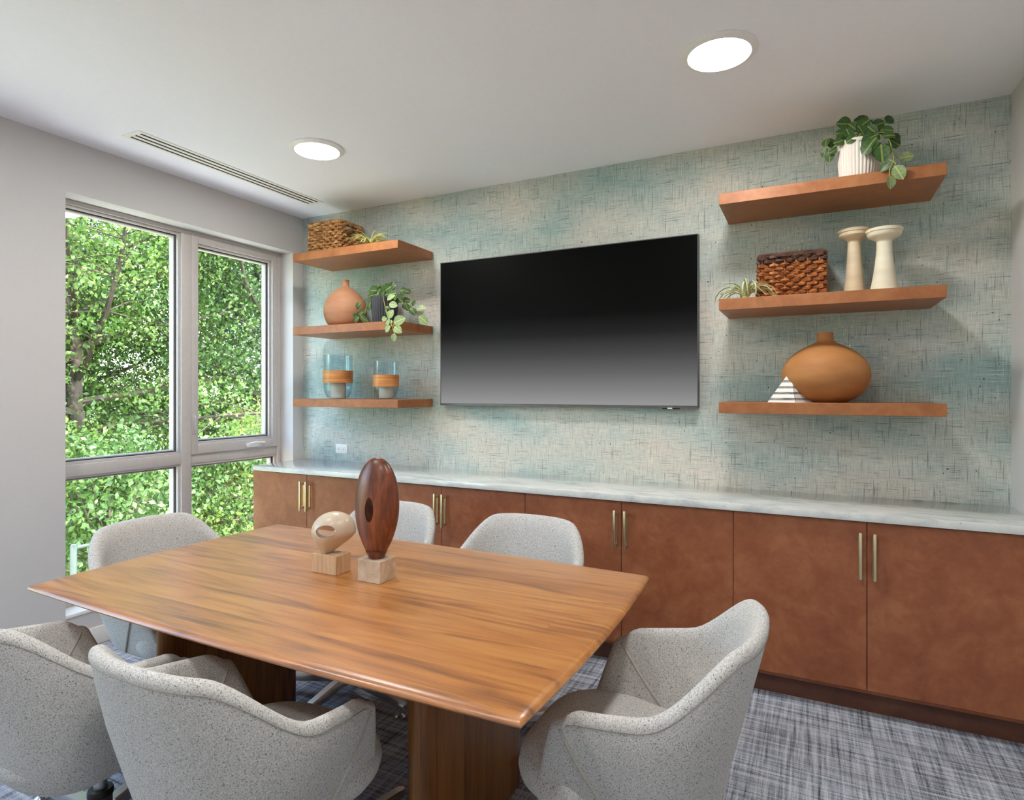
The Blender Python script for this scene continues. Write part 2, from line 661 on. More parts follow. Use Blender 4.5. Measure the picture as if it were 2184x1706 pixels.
def screen_mat():
    """emission gradient put on the screen: black fading to grey towards the bottom"""
    m = bpy.data.materials.new('tv_screen')
    m.use_nodes = True
    nt = m.node_tree
    nt.nodes.clear()
    o = nt.nodes.new('ShaderNodeOutputMaterial')
    tc = nt.nodes.new('ShaderNodeTexCoord')
    sp = nt.nodes.new('ShaderNodeSeparateXYZ')
    nt.links.new(tc.outputs['Object'], sp.inputs[0])
    mr = nt.nodes.new('ShaderNodeMapRange')
    mr.inputs[1].default_value = 0.0
    mr.inputs[2].default_value = 0.95
    nt.links.new(sp.outputs[2], mr.inputs[0])
    rp = nt.nodes.new('ShaderNodeValToRGB')
    cr = rp.color_ramp
    st = [(0.0, 0.29), (0.10, 0.20), (0.22, 0.11), (0.34, 0.052), (0.47, 0.013), (0.60, 0.001), (0.7, 0.0)]
    while len(cr.elements) < len(st):
        cr.elements.new(0.5)
    for e, (p, c) in zip(cr.elements, st):
        e.position = p
        e.color = (c, c, c, 1)
    nt.links.new(mr.outputs[0], rp.inputs[0])
    b = nt.nodes.new('ShaderNodeBsdfPrincipled')
    b.inputs['Base Color'].default_value = (0.0015, 0.0015, 0.0015, 1)
    b.inputs['Roughness'].default_value = 0.4
    b.inputs['Specular IOR Level'].default_value = 0.05
    nt.links.new(rp.outputs[0], b.inputs['Emission Color'])
    b.inputs['Emission Strength'].default_value = 0.42
    nt.links.new(b.outputs[0], o.inputs[0])
    return m


M['screen'] = screen_mat()


def foliage_mat(name, cols, transl=0.4):
    m = bpy.data.materials.new(name)
    m.use_nodes = True
    nt = m.node_tree
    nt.nodes.clear()
    o = nt.nodes.new('ShaderNodeOutputMaterial')
    tc = nt.nodes.new('ShaderNodeTexCoord')
    nz = nt.nodes.new('ShaderNodeTexNoise')
    nz.inputs['Scale'].default_value = 2.2
    nz.inputs['Detail'].default_value = 6
    nz.inputs['Roughness'].default_value = 0.8
    nt.links.new(tc.outputs['Object'], nz.inputs['Vector'])
    rp = nt.nodes.new('ShaderNodeValToRGB')
    cr = rp.color_ramp
    while len(cr.elements) < len(cols):
        cr.elements.new(0.5)
    for i, (e, c) in enumerate(zip(cr.elements, cols)):
        e.position = 0.32 + 0.36 * i / (len(cols) - 1)
        e.color = c
    nt.links.new(nz.outputs['Fac'], rp.inputs[0])
    d = nt.nodes.new('ShaderNodeBsdfPrincipled')
    d.inputs['Roughness'].default_value = 0.45
    d.inputs['Specular IOR Level'].default_value = 0.5
    nt.links.new(rp.outputs[0], d.inputs['Base Color'])
    t = nt.nodes.new('ShaderNodeBsdfTranslucent')
    nt.links.new(rp.outputs[0], t.inputs[0])
    mx = nt.nodes.new('ShaderNodeMixShader')
    mx.inputs[0].default_value = transl * 0.75
    nt.links.new(d.outputs[0], mx.inputs[1])
    nt.links.new(t.outputs[0], mx.inputs[2])
    nt.links.new(mx.outputs[0], o.inputs[0])
    return m


M['foliage_a'] = foliage_mat('oak_leaves', [srgb(46, 76, 30), srgb(86, 118, 46), srgb(138, 160, 80)])
M['foliage_b'] = foliage_mat('maple_leaves', [srgb(42, 72, 36), srgb(78, 112, 54), srgb(128, 154, 86)])
M['foliage_c'] = foliage_mat('golden_leaves', [srgb(140, 160, 60), srgb(200, 186, 90), srgb(220, 180, 110)])
M['bark'] = plain('grey_bark', srgb(78, 68, 56), 0.9, vary=0.3, scale=14)
M['lawn'] = plain('dry_lawn', srgb(140, 142, 96), 0.95, vary=0.35, scale=9)
M['bounce'] = plain('pale_bounce_slab', srgb(216, 214, 210), 0.9, vary=0.08)
M['galv'] = plain('grey_green_fence_paint', srgb(66, 78, 72), 0.6)

# ------------------------------------------------------------------ room shell
W, FRONT = 4.4786, -4.9
T = 0.24
S = 'structure'
WY0, WY1, WZ0, WZ1 = -1.703, -0.10, 0.212, 2.534
tag(box('floor', -T, W + 0.15, FRONT - 0.15, 0.15, -0.08, 0.0, M['carpet']), kind=S)
tag(box('ceiling', -T, W + 0.15, FRONT - 0.15, 0.15, CEIL, CEIL + 0.25, M['ceiling']), kind=S)
tag(box('wall_back', -T, W + 0.15, 0.0, 0.15, 0.0, CEIL, M['wallpaper']), kind=S)
tag(box('wall_right', W, W + 0.15, FRONT, 0.0, 0.0, CEIL, M['wall']), kind=S)
tag(box('wall_front', -T, W + 0.15, FRONT - 0.15, FRONT, 0.0, CEIL, M['wall']), kind=S)
b = MB()
DY = -2.35      # unseen copy of the window, added farther along to let in daylight
b.box(-T, 0, FRONT, WY0 + DY, 0, CEIL)
b.box(-T, 0, WY1 + DY, WY0, 0, CEIL)
b.box(-T, 0, WY1, 0.0, 0, CEIL)
for dy in (0.0, DY):
    b.box(-T, 0, WY0 + dy, WY1 + dy, 0, WZ0 - 0.02)
    b.box(-T, 0, WY0 + dy, WY1 + dy, WZ1, CEIL)
tag(b.build('wall_left', M['wall']), kind=S)
tag(MB().box(0, 0.014, FRONT, -0.50, 0.0, 0.10, 0.003).build('baseboard_left', M['white']), kind=S)

# ------------------------------------------------------------------ window
win = empty('window_1', (0, 0, 0), kind=S)
FX = -0.13      # inner face of the frame
FO = -0.225     # outer face
b = MB()
b.box(FO, FX, WY0, WY1, WZ1 - 0.028, WZ1, 0.002)               # head
b.box(FO, FX, WY0, WY1, WZ0, WZ0 + 0.045, 0.002)               # bottom rail
b.box(FO, FX, WY0, -1.665, WZ0 + 0.045, WZ1 - 0.028, 0.002)    # left jamb
b.box(FO, FX, -0.138, WY1, WZ0 + 0.045, WZ1 - 0.028, 0.002)    # right jamb
b.build('window_frame', M['frame'], win)
box('mullion', FO, FX, -0.942, -0.872, WZ0 + 0.045, WZ1 - 0.028, M['frame'], win, 0.002)
box('transom', FO, FX, -1.665, -0.942, 0.953, 1.019, M['frame'], win, 0.002)
box('transom', FO, FX - 0.01, -0.872, -0.138, 0.945, 1.01, M['frame'], win, 0.002)


def stop_frame(y0, y1, z0, z1, steps):
    """stepped glazing beads inside one light; returns glass rectangle"""
    m1 = MB()
    for (i, wd, x0, x1) in steps:
        a, c, d, e = y0 + i, y1 - i, z0 + i, z1 - i
        m1.box(x0, x1, a, c, e - wd, e, 0.001, 1).box(x0, x1, a, c, d, d + wd, 0.001, 1)
        m1.box(x0, x1, a, a + wd, d + wd, e - wd, 0.001, 1).box(x0, x1, c - wd, c, d + wd, e - wd, 0.001, 1)
    m1.build('glazing_bead', M['frame'], win)
    return y0, y1, z0, z1


def gasket(y0, y1, z0, z1, wd, x0, x1):
    m1 = MB()
    m1.box(x0, x1, y0, y1, z1 - wd, z1).box(x0, x1, y0, y1, z0, z0 + wd)
    m1.box(x0, x1, y0, y0 + wd, z0 + wd, z1 - wd).box(x0, x1, y1 - wd, y1, z0 + wd, z1 - wd)
    m1.build('gasket', M['gasket'], win)


def light(y0, y1, z0, z1):
    stop_frame(y0, y1, z0, z1, [(0.0, 0.016, FO + 0.005, FX - 0.016)])
    gasket(y0 + 0.016, y1 - 0.016, z0 + 0.016, z1 - 0.016, 0.006, FO + 0.015, -0.165)
    stop_frame(y0 + 0.016, y1 - 0.016, z0 + 0.016, z1 - 0.016, [(0.006, 0.008, FO + 0.01, -0.172)])
    box('pane', -0.196, -0.190, y0 + 0.022, y1 - 0.022, z0 + 0.022, z1 - 0.022, M['glass'], win)


light(-1.665, -0.942, 1.019, WZ1 - 0.028)
light(-1.665, -0.942, WZ0 + 0.045, 0.953)
light(-0.872, -0.138, WZ0 + 0.045, 0.945)
# opening casement
b = MB()
cy0, cy1, cz0, cz1 = -0.872, -0.138, 1.01, WZ1 - 0.028
b.box(FO, FX + 0.004, cy0, cy0 + 0.048, cz0, cz1, 0.002).box(FO, FX + 0.004, cy1 - 0.05, cy1, cz0, cz1, 0.002)
b.box(FO, FX + 0.004, cy0 + 0.048, cy1 - 0.05, cz0, cz0 + 0.066, 0.002).box(FO, FX + 0.004, cy0 + 0.048, cy1 - 0.05, cz1 - 0.045, cz1, 0.002)
b.build('casement_sash', M['frame'], win)
light(cy0 + 0.048, cy1 - 0.05, cz0 + 0.066, cz1 - 0.045)
b = MB()
b.box(FX + 0.004, FX + 0.012, -0.868, -0.844, 1.15, 1.285, 0.003).box(FX + 0.012, FX + 0.028, -0.863, -0.850, 1.17, 1.27, 0.005)
b.build('latch', M['frame'], win)
b = MB()
b.box(FX + 0.004, FX + 0.03, -0.44, -0.33, 1.022, 1.052, 0.008)
b.tube([(FX + 0.034, -0.43, 1.048), (FX + 0.04, -0.38, 1.058), (FX + 0.034, -0.31, 1.052), (FX + 0.03, -0.29, 1.05)], [0.009, 0.007, 0.007, 0.010], 8)
b.build('crank_handle', M['white'], win)
tag(box('window_sill', FX, 0.006, WY0, WY1, WZ0 - 0.02, WZ0, M['white'], win, 0.003))

win_added = copy_tree(win)  # added out of view, brings more daylight into the room
win_added.name = 'added_window'
win_added.location = (0, DY, 0)

# ------------------------------------------------------------------ ceiling lights and vent
for i, (x, y) in enumerate(LIGHTS):
    lab = ['round flush ceiling light nearer the window wall', 'large round flush ceiling light above the right-hand shelves',
           'added unseen round ceiling light over the near end of the table by the window', 'added unseen round ceiling light over the head of the table near the camera',
           'added unseen round ceiling light at the back of the room'][i]
    e = empty('ceiling_light', (x, y, CEIL), label=lab, cat='ceiling light', group='recessed ceiling lights')
    MB().lathe([(0.122, -0.001), (0.148, -0.001), (0.150, -0.006), (0.140, -0.014), (0.123, -0.018), (0.120, -0.012)], 48, close=True).build('trim_ring', M['white'], e)
    MB().lathe([(0.0, -0.016), (0.1195, -0.016), (0.1195, -0.004), (0.0, -0.004)], 48).build('diffuser', M['diffuser'], e)

v = empty('linear_vent', (0.388, -0.916, CEIL), label='long white slot air vent in the ceiling along the window wall', cat='air vent')
b = MB()
vx0, vx1, vy0, vy1 = -0.074, 0.074, -0.672, 0.672
sl = [(-0.052, -0.034), (-0.010, 0.008), (0.032, 0.050)]
xs = [vx0] + [q for s_ in sl for q in s_] + [vx1]
for k in range(0, len(xs), 2):
    b.box(xs[k], xs[k + 1], vy0 + 0.03, vy1 - 0.03, -0.003, 0.0, 0.0005, 1)
b.box(vx0, vx1, vy0, vy0 + 0.03, -0.003, 0.0, 0.001, 1).box(vx0, vx1, vy1 - 0.03, vy1, -0.003, 0.0, 0.001, 1)
b.build('vent_frame', M['white'], v)
for s_ in sl:
    box('slot', s_[0], s_[1], vy0 + 0.03, vy1 - 0.03, -0.0012, 0.0, M['dark'], v)

# ------------------------------------------------------------------ built-in cabinets and counter
DF = -0.475
seams = [0.0, 0.528, 1.081, 1.634, 2.198, 2.756, 3.309, 3.865, 4.42]
cab_lab = ['russet cabinet pair at the window end of the built-in run', 'russet cabinet pair behind the dark wooden sculpture and chair',
           'russet cabinet pair behind the back right chair', 'russet cabinet pair beside the right wall, nearest the camera']


def handle(parent, x, z0, z1):
    y = DF - 0.036
    m1 = MB()
    m1.box(x - 0.006, x + 0.006, y - 0.006, y + 0.006, z0, z1, 0.0025)
    for zz in (z0 + 0.022, z1 - 0.022):
        m1.box(x - 0.0045, x + 0.0045, y + 0.006, DF - 0.0035, zz - 0.0055, zz + 0.0055, 0.001, 1)
    hb = m1.build('handle', M['brass'], parent)
    return box('back_bar', x - 0.0065, x + 0.0065, DF - 0.0035, DF, z0 + 0.015, z1 - 0.015, M['brassdark'], parent, 0.001, 1)  # thin bar of darker brass colour behind the handle


for i in range(4):
    x0, xm, x1 = seams[2 * i], seams[2 * i + 1], seams[2 * i + 2]
    c = empty('base_cabinet', ((x0 + x1) / 2, 0, 0), label=cab_lab[i], cat='cabinet', group='built-in base cabinets')
    ox = (x0 + x1) / 2
    e1 = x1 if i < 3 else W - 0.002
    m1 = MB()
    lx, rx = x0 - ox, e1 - ox
    m1.box(lx + (0.0 if i else 0.001), rx, DF + 0.02, -0.003, 0.10, 0.866)
    m1.build('carcass', M['cabinet'], c)
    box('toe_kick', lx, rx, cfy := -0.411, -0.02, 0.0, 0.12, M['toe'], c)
    for k, (a, d) in enumerate(((x0, xm), (xm, x1))):
        dr = box('door', a - ox + 0.0014, d - ox - 0.0014, DF, DF + 0.019, 0.121, 0.862, M['cabinet'], c, 0.0012, 1)
        hx = (xm - 0.027 if k == 0 else xm + 0.027) - ox
        handle(dr, hx, 0.616, 0.821)
    if i == 3:
        box('filler_panel', x1 - ox + 0.0014, W - ox - 0.002, DF, DF + 0.019, 0.121, 0.862, M['cabinet'], c, 0.001, 1)
tag(MB().box(0.022, W - 0.001, -0.5008, -0.001, 0.8685, 0.9026, 0.003).build('countertop', M['counter']),
    'pale grey veined stone countertop running along the whole wall', 'countertop')

# ------------------------------------------------------------------ wall shelves
SH_Z = [2.4265, 1.9, 1.386]
SH_N = ['top', 'middle', 'lowest']
for side, (x0, x1) in (('left', (0.317, 1.25)), ('right', (3.233, 4.167))):
    for z, n in zip(SH_Z, SH_N):
        o = MB().box(x0, x1, -0.40, -0.001, z - 0.0555, z, 0.0015, 1).build('floating_shelf', M['shelf'])
        where = 'on the window side of the television' if side == 'left' else 'on the far side of the television from the window'
        tag(o, '%s thick russet floating shelf %s' % (n, where), 'shelf', 'floating wall shelves')

# ------------------------------------------------------------------ television
tv = empty('television', (2.2165, 0, 1.344), label='large wall-mounted flat television with black to grey screen', cat='television')
hw, hh = 0.8625, 0.983
box('tv_body', -hw, hw, -0.060, -0.018, 0.0, hh, M['black'], tv, 0.002, 1)
box('wall_mount', -0.3, 0.3, -0.018, -0.001, 0.25, 0.7, M['darkmetal'], tv)
box('screen', -hw + 0.006, hw - 0.006, -0.0615, -0.059, 0.014, hh - 0.006, M['screen'], tv)
b = MB()
b.box(-hw, hw, -0.063, -0.059, 0.0, 0.012, 0.001, 1).box(-hw, -hw + 0.005, -0.063, -0.059, 0.012, hh, 0.001, 1)
b.box(hw - 0.005, hw, -0.063, -0.059, 0.012, hh, 0.001, 1).box(-hw + 0.005, hw - 0.005, -0.063, -0.059, hh - 0.005, hh, 0.001, 1)
b.build('bezel', M['darkmetal'], tv)
box('sensor_bar', 0.66, 0.76, -0.063, -0.045, -0.006, 0.0, M['black'], tv, 0.001, 1)
tag(box('emblem', 0.691, 0.718, -0.0642, -0.063, -0.004, 0.002, M['plastic'], tv), 'tiny pale maker emblem')

# ------------------------------------------------------------------ outlet
ot = empty('wall_outlet', (0.411, 0, 0.9975), label='white horizontal double outlet on the wallpaper above the counter', cat='outlet')
box('cover_plate', -0.058, 0.058, -0.006, 0.0, -0.035, 0.035, M['plastic'], ot, 0.002, 2)
for sx_ in (-0.024, 0.024):
    rcp = box('receptacle', sx_ - 0.017, sx_ + 0.017, -0.0085, -0.005, -0.014, 0.014, M['white'], ot, 0.003, 2)
    MB().box(sx_ - 0.006, sx_ + 0.002, -0.0092, -0.0084, 0.004, 0.0065).box(sx_ - 0.006, sx_ + 0.002, -0.0092, -0.0084, -0.0065, -0.004).build('slot', M['dark'], rcp)

# ------------------------------------------------------------------ table
tb = empty('conference_table', (2.125, -1.8435, 0), label='large brown wooden conference table with bowed knife edges and panel legs', cat='table')
hx, hy, bow = 0.976, 0.557, 0.022


def table_ring(inset, z):
    pts = []
    n = 24
    ex, ey = hx - inset, hy - inset
    for side in range(4):
        for k in range(n):
            t = -1 + 2 * k / n
            bw = bow * (1 - t * t)
            if side == 0: pts.append((t * ex, -ey - bw, z))
            elif side == 1: pts.append((ex + bw, t * ey, z))
            elif side == 2: pts.append((-t * ex, ey + bw, z))
            else: pts.append((-ex - bw, -t * ey, z))
    return pts


prof = [(0.30, 0.75), (0.03, 0.75), (0.016, 0.7492), (0.007, 0.746), (0.0015, 0.741), (0.0, 0.7365), (0.002, 0.732), (0.010, 0.727), (0.10, 0.705), (0.35, 0.703)]
rings = [table_ring(i, z) for i, z in prof]
nr = len(rings[0])
vv = [p for r in rings for p in r]
ff = []
for i in range(len(rings) - 1):
    for k in range(nr):
        l = (k + 1) % nr
        ff.append((i * nr + k, i * nr + l, (i + 1) * nr + l, (i + 1) * nr + k))
ff.append(tuple(range(nr))[::-1])
ff.append(tuple((len(rings) - 1) * nr + k for k in range(nr)))
me = mesh('tabletop', vv, ff)
bm = bmesh.new()
bm.from_mesh(me)
bmesh.ops.recalc_face_normals(bm, faces=bm.faces[:])
bm.to_mesh(me)
bm.free()
me.polygons.foreach_set('use_smooth', [True] * len(me.polygons))
me.set_sharp_from_angle(angle=math.radians(35))
link('tabletop', me, M['table'], tb)


def slab_leg(xc, t):
    """panel leg with rounded vertical edges, standing across the table"""
    y0, y1 = -2.165 + 1.8435, -1.53 + 1.8435
    r = t / 2
    pts = []
    for k in range(9):
        a = PI + PI * k / 8
        pts.append((xc + r * math.cos(a), y0 + r + r * math.sin(a)))
    for k in range(9):
        a = PI * k / 8
        pts.append((xc + r * math.cos(a), y1 - r + r * math.sin(a)))
    n = len(pts)
    vv = [(x, y, 0.0) for x, y in pts] + [(x, y, 0.71) for x, y in pts]
    ff = [(k, (k + 1) % n, n + (k + 1) % n, n + k) for k in range(n)] + [tuple(range(n))[::-1], tuple(range(n, 2 * n))]
    me = mesh('panel_leg', vv, ff)
    me.polygons.foreach_set('use_smooth', [True] * len(me.polygons))
    me.set_sharp_from_angle(angle=math.radians(50))
    link('panel_leg', me, M['tableleg'], tb)


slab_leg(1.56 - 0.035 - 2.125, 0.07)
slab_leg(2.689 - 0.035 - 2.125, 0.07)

# ------------------------------------------------------------------ chairs
def smooth(t):
    t = max(0.0, min(1.0, t))
    return t * t * (3 - 2 * t)


YC = -0.17


def rim_z(m):
    if m < 0.28:
        return 0.846 - 0.006 * (m / 0.28) ** 2
    if m < 0.70:
        t = (m - 0.28) / 0.42
        return 0.840 - (0.840 - 0.682) * (0.4 * t + 0.6 * smooth(t))
    if m < 0.93:
        t = (m - 0.70) / 0.23
        return 0.682 - 0.022 * t
    t = (m - 0.93) / 0.07
    return 0.660 - 0.034 * t * t


def plan(m, side, z, d):
    """point of the shell: m 0 (middle of back) .. 1 (arm tip), inset d from the outer face"""
    k = max(0.0, min(1.0, (z - 0.33) / 0.30)) ** 0.75
    kb = max(0.0, min(1.15, (z - 0.33) / 0.525)) ** 0.9
    a = 0.215 + 0.100 * k - d
    bb = (0.300 + 0.140 * kb) + YC - d
    ma = 0.70
    if m <= ma:
        th = (m / ma) * PI / 2
        e = 2 / 2.5
        x = a * math.sin(th) ** e
        y = YC - bb * math.cos(th) ** e
    else:
        yf = 0.005 + 0.10 * max(0, min(1, (0.67 - z) / 0.30)) ** 0.8
        t = (m - ma) / (1 - ma)
        x = a * (1 - 0.05 * t * t)
        y = YC + (yf - YC) * t
    return Vector((x * side, y, z))


TH = 0.046


def inner_inset(zr, z):
    r, hi = TH / 2, 0.085
    if z > zr - hi:
        a = math.acos(max(0.0, min(1.0, 1 - (zr - z) / hi)))
        return r + (r + 0.006) * math.sin(a)
    return TH + 0.006 + 0.008 * min(1.0, (zr - hi - z) / max(0.01, zr - hi - 0.40))


def chair_shell():
    ms = [1.0, 0.985, 0.965, 0.94, 0.90, 0.85, 0.80, 0.75, 0.70] + [0.66 - 0.04 * i for i in range(17)]
    ms = [m for m in ms if m > 0.005] + [0.0]
    half = [(m, -1) for m in ms] + [(m, 1) for m in ms[::-1][1:]]
    cols = []

    def column(m, side, c=1.0, adv=0.0, drop=0.0):
        zr = rim_z(m) - drop
        r = TH / 2
        pr = [(0.055, 0.333), (0.022, 0.336), (0.006, 0.346), (0.0, 0.365)]
        z1 = zr - r
        for f in (0.2, 0.4, 0.6, 0.8, 1.0):
            pr.append((0.0, 0.365 + (z1 - 0.365) * f))
        for k in range(1, 5):
            a = PI - PI * k / 8
            pr.append((r + r * math.cos(a), z1 + r * math.sin(a)))
        hi = 0.085                                  # the padding rolls softly over into the inside
        for k in range(1, 7):
            a = PI / 2 * k / 6
            pr.append((r + (r + 0.006) * math.sin(a), z1 + r - hi * (1 - math.cos(a))))
        zi = z1 + r - hi
        for f in (0.7, 0.4, 0.15, 0.0):
            pr.append((TH + 0.006 + 0.008 * (1 - f), 0.40 + (zi - 0.40) * f))
        out = []
        for d, z in pr:
            dd = r + (d - r) * c
            p = plan(m, side, z, dd)
            p.y += adv
            out.append(p)
        return out

    for k in (3, 2, 1):
        ph = PI / 2 * k / 3 * 0.96
        cols.append(column(1.0, -1, math.cos(ph), TH / 2 * math.sin(ph), TH / 2 * (1 - math.cos(ph))))
    for m, s_ in half:
        cols.append(column(m, s_))
    for k in (1, 2, 3):
        ph = PI / 2 * k / 3 * 0.96
        cols.append(column(1.0, 1, math.cos(ph), TH / 2 * math.sin(ph), TH / 2 * (1 - math.cos(ph))))
    n = len(cols[0])
    vv = [p for c_ in cols for p in c_]
    ff = []
    for i in range(len(cols) - 1):
        for k in range(n):
            l = (k + 1) % n
            ff.append((i * n + k, i * n + l, (i + 1) * n + l, (i + 1) * n + k))
    ff.append(tuple(range(n)))
    ff.append(tuple((len(cols) - 1) * n + k for k in range(n))[::-1])
    me = mesh('shell', vv, ff)
    bm = bmesh.new()
    bm.from_mesh(me)
    bmesh.ops.recalc_face_normals(bm, faces=bm.faces[:])
    bmesh.ops.subdivide_edges(bm, edges=bm.edges[:], cuts=0)
    bm.to_mesh(me)
    bm.free()
    me.polygons.foreach_set('use_smooth', [True] * len(me.polygons))
    return me


def chair_seat():
    def ring(d, z):
        out = []
        n = 56
        for k in range(n):
            a = 2 * PI * k / n
            e = 2 / 3.0
            cx, sx_ = math.cos(a), math.sin(a)
            x = (0.272 - d) * math.copysign(abs(cx) ** e, cx)
            y = -0.055 + (0.278 - d) * math.copysign(abs(sx_) ** e, sx_)
            x *= 0.80 + 0.20 * smooth((y + 0.16) / 0.22)
            out.append(Vector((x, y, z)))
        return out
    pr = [(0.27, 0.486), (0.18, 0.484), (0.09, 0.478), (0.045, 0.469), (0.02, 0.455), (0.005, 0.436), (0.0, 0.410), (0.006, 0.386), (0.022, 0.366), (0.05, 0.352), (0.10, 0.345), (0.2, 0.343), (0.27, 0.343)]
    rs = [ring(d, z) for d, z in pr]
    n = len(rs[0])
    vv = [p for r in rs for p in r]
    ff = []
    for i in range(len(rs) - 1):
        for k in range(n):
            l = (k + 1) % n
            ff.append((i * n + k, i * n + l, (i + 1) * n + l, (i + 1) * n + k))
    ff.append(tuple(range(n))[::-1])
    ff.append(tuple((len(rs) - 1) * n + k for k in range(n)))
    me = mesh('seat', vv, ff)
    bm = bmesh.new()
    bm.from_mesh(me)
    bmesh.ops.recalc_face_normals(bm, faces=bm.faces[:])
    bm.to_mesh(me)
    bm.free()
    me.polygons.foreach_set('use_smooth', [True] * len(me.polygons))
    return me


def make_chair():
    t = empty('swivel_chair', (0, 0, 0))
    sh = link('shell', chair_shell(), M['fabric'], t)
    se = link('seat', chair_seat(), M['fabric'], t)
    # stitched line under the rim
    pts = []
    for k in range(57):
        q = -0.97 + 1.94 * k / 56
        m = abs(q)
        s_ = -1 if q < 0 else 1
        zz = rim_z(m) - 0.026
        pts.append(plan(m, s_, zz, -0.0004))
    MB().tube(pts, 0.0012, 5).build('stitching', M['stitch'], sh)
    for s_ in (-1, 1):
        for (dep, nm) in ((-0.001, 'outer'), (TH + 0.009, 'inner')):
            pts = []
            for k in range(15):
                f = k / 14
                m = 0.985 - 0.24 * f ** 0.95
                z = (rim_z(0.985) - 0.030) * (1 - f) + (0.36 if nm == 'outer' else 0.44) * f
                dd = dep if nm == 'outer' else inner_inset(rim_z(m), z) + 0.0005
                pts.append(plan(m, s_, z, dd))
            MB().tube(pts, 0.0042, 6).build('welt', M['welt'], sh)
    MB().lathe([(0.0, 0.345), (0.11, 0.345), (0.11, 0.325), (0.04, 0.30), (0.04, 0.285), (0.0, 0.285)], 24).build('swivel_plate', M['darkmetal'], t)
    col = MB().lathe([(0.0, 0.29), (0.0195, 0.29), (0.0195, 0.13), (0.0, 0.13)], 20).build('gas_lift', M['alu'], t)
    MB().lathe([(0.0, 0.142), (0.0335, 0.142), (0.0335, 0.06), (0.0, 0.06)], 24).build('sleeve', M['darkmetal'], t)
    MB().lathe([(0.021, 0.156), (0.034, 0.156), (0.037, 0.150), (0.037, 0.136), (0.030, 0.130), (0.021, 0.132)], 24, close=True).build('collar', M['black'], t)
    MB().lathe([(0.0, 0.10), (0.034, 0.10), (0.046, 0.092), (0.048, 0.055), (0.0, 0.05)], 24).build('hub', M['alu'], t)
    for k in range(5):
        a = 2 * PI * k / 5 + PI / 2
        ca, sa = math.cos(a), math.sin(a)
        pts = [(0.03, 0.074, 0.021, 0.021), (0.12, 0.076, 0.021, 0.020), (0.25, 0.070, 0.019, 0.016), (0.36, 0.062, 0.017, 0.013), (0.385, 0.060, 0.016, 0.011), (0.398, 0.059, 0.009, 0.007)]
        m1 = MB()
        rings = []
        for (r, z, wd, h) in pts:
            bv = 0.35
            prof8 = [(-wd, -h), (wd, -h), (wd, h * bv), (wd * 0.75, h), (-wd * 0.75, h), (-wd, h * bv)]
            rings.append([m1.bm.verts.new((r * ca - p * sa, r * sa + p * ca, z + q)) for p, q in prof8])
        for r0, r1 in zip(rings[:-1], rings[1:]):
            for i in range(6):
                j = (i + 1) % 6
                m1.bm.faces.new((r0[i], r0[j], r1[j], r1[i]))
        m1.bm.faces.new(rings[0])
        m1.bm.faces.new(rings[-1][::-1])
        lg = m1.build('leg', M['alu'], t, auto=30)
        MB().lathe([(0.0, 0.05), (0.006, 0.05), (0.006, 0.02), (0.012, 0.016), (0.023, 0.008), (0.023, 0.0), (0.0, 0.0)], 16, (0.368 * ca, 0.368 * sa, 0)).build('glide', M['chrome'], lg)
    return t


ch0 = make_chair()
CH = [  # x, y, rotation, base turn, label
    (1.235, -1.80, -PI / 2, 0.3, 'light grey speckled swivel chair at the window end of the table'),
    (1.665, -1.315, PI, 0.10, 'light grey swivel chair behind the dark wooden sculpture, before the cabinets'),
    (2.455, -1.320, PI, -0.35, 'light grey swivel chair on the cabinet side, next to the table\'s far right corner'),
    (3.115, -1.865, PI / 2, 0.2, 'light grey swivel chair at the table end nearest the right wall'),
    (2.325, -2.325, 0.0, -0.14, 'grey speckled swivel chair in front of the table with its back to the viewer'),
    (1.645, -2.375, 0.0, 0.3, 'grey swivel chair at the picture\'s left edge, half cut off, metal column showing'),
]
base_parts = ('leg', 'hub')
for i, (x, y, rz, turn, lab) in enumerate(CH):
    o = ch0 if i == 0 else copy_tree(ch0)
    o.location = (x, y, 0)
    o.rotation_euler = (0, 0, rz)
    tag(o, lab, 'chair', 'swivel chairs around the table')
    for c_ in o.children:
        if c_.name.split('.')[0] in base_parts:
            c_.rotation_euler = (0, 0, turn)
        if i == 4 and c_.name.split('.')[0] in ('leg', 'hub', 'sleeve', 'collar', 'gas_lift', 'swivel_plate'):
            c_.location = (0, 0.09, 0)
        if i == 5 and c_.name.split('.')[0] in ('leg', 'hub', 'sleeve', 'collar', 'gas_lift', 'swivel_plate'):
            c_.location = (-0.06, -0.02, 0)

# ------------------------------------------------------------------ sculptures on the table
def boolean_mesh(target, cutters):
    for c_ in cutters:
        c_.parent = target.parent
    for c_ in cutters:
        md = target.modifiers.new('cut', 'BOOLEAN')
        md.operation = 'DIFFERENCE'
        md.solver = 'EXACT'
        md.object = c_
    dg = bpy.context.evaluated_depsgraph_get()
    dg.update()
    me = bpy.data.meshes.new_from_object(target.evaluated_get(dg))
    target.modifiers.clear()
    target.data = me
    for c_ in cutters:
        bpy.data.objects.remove(c_)
    me.polygons.foreach_set('use_smooth', [True] * len(me.polygons))
    me.set_sharp_from_angle(angle=math.radians(50))


def ellipsoid(name, rx, ry, rz_, c=(0, 0, 0), seg=48, rot=None, mat=None, parent=None, shape=None):
    b_ = bmesh.new()
    bmesh.ops.create_uvsphere(b_, u_segments=seg, v_segments=seg // 2, radius=1.0)
    for v_ in b_.verts:
        p = Vector(v_.co)
        if shape: p = shape(p)
        p = Vector((p.x * rx, p.y * ry, p.z * rz_))
        if rot: p = rot @ p
        v_.co = p + Vector(c)
    me = bpy.data.meshes.new(name)
    b_.to_mesh(me)
    b_.free()
    return link(name, me, mat, parent, smooth=True)


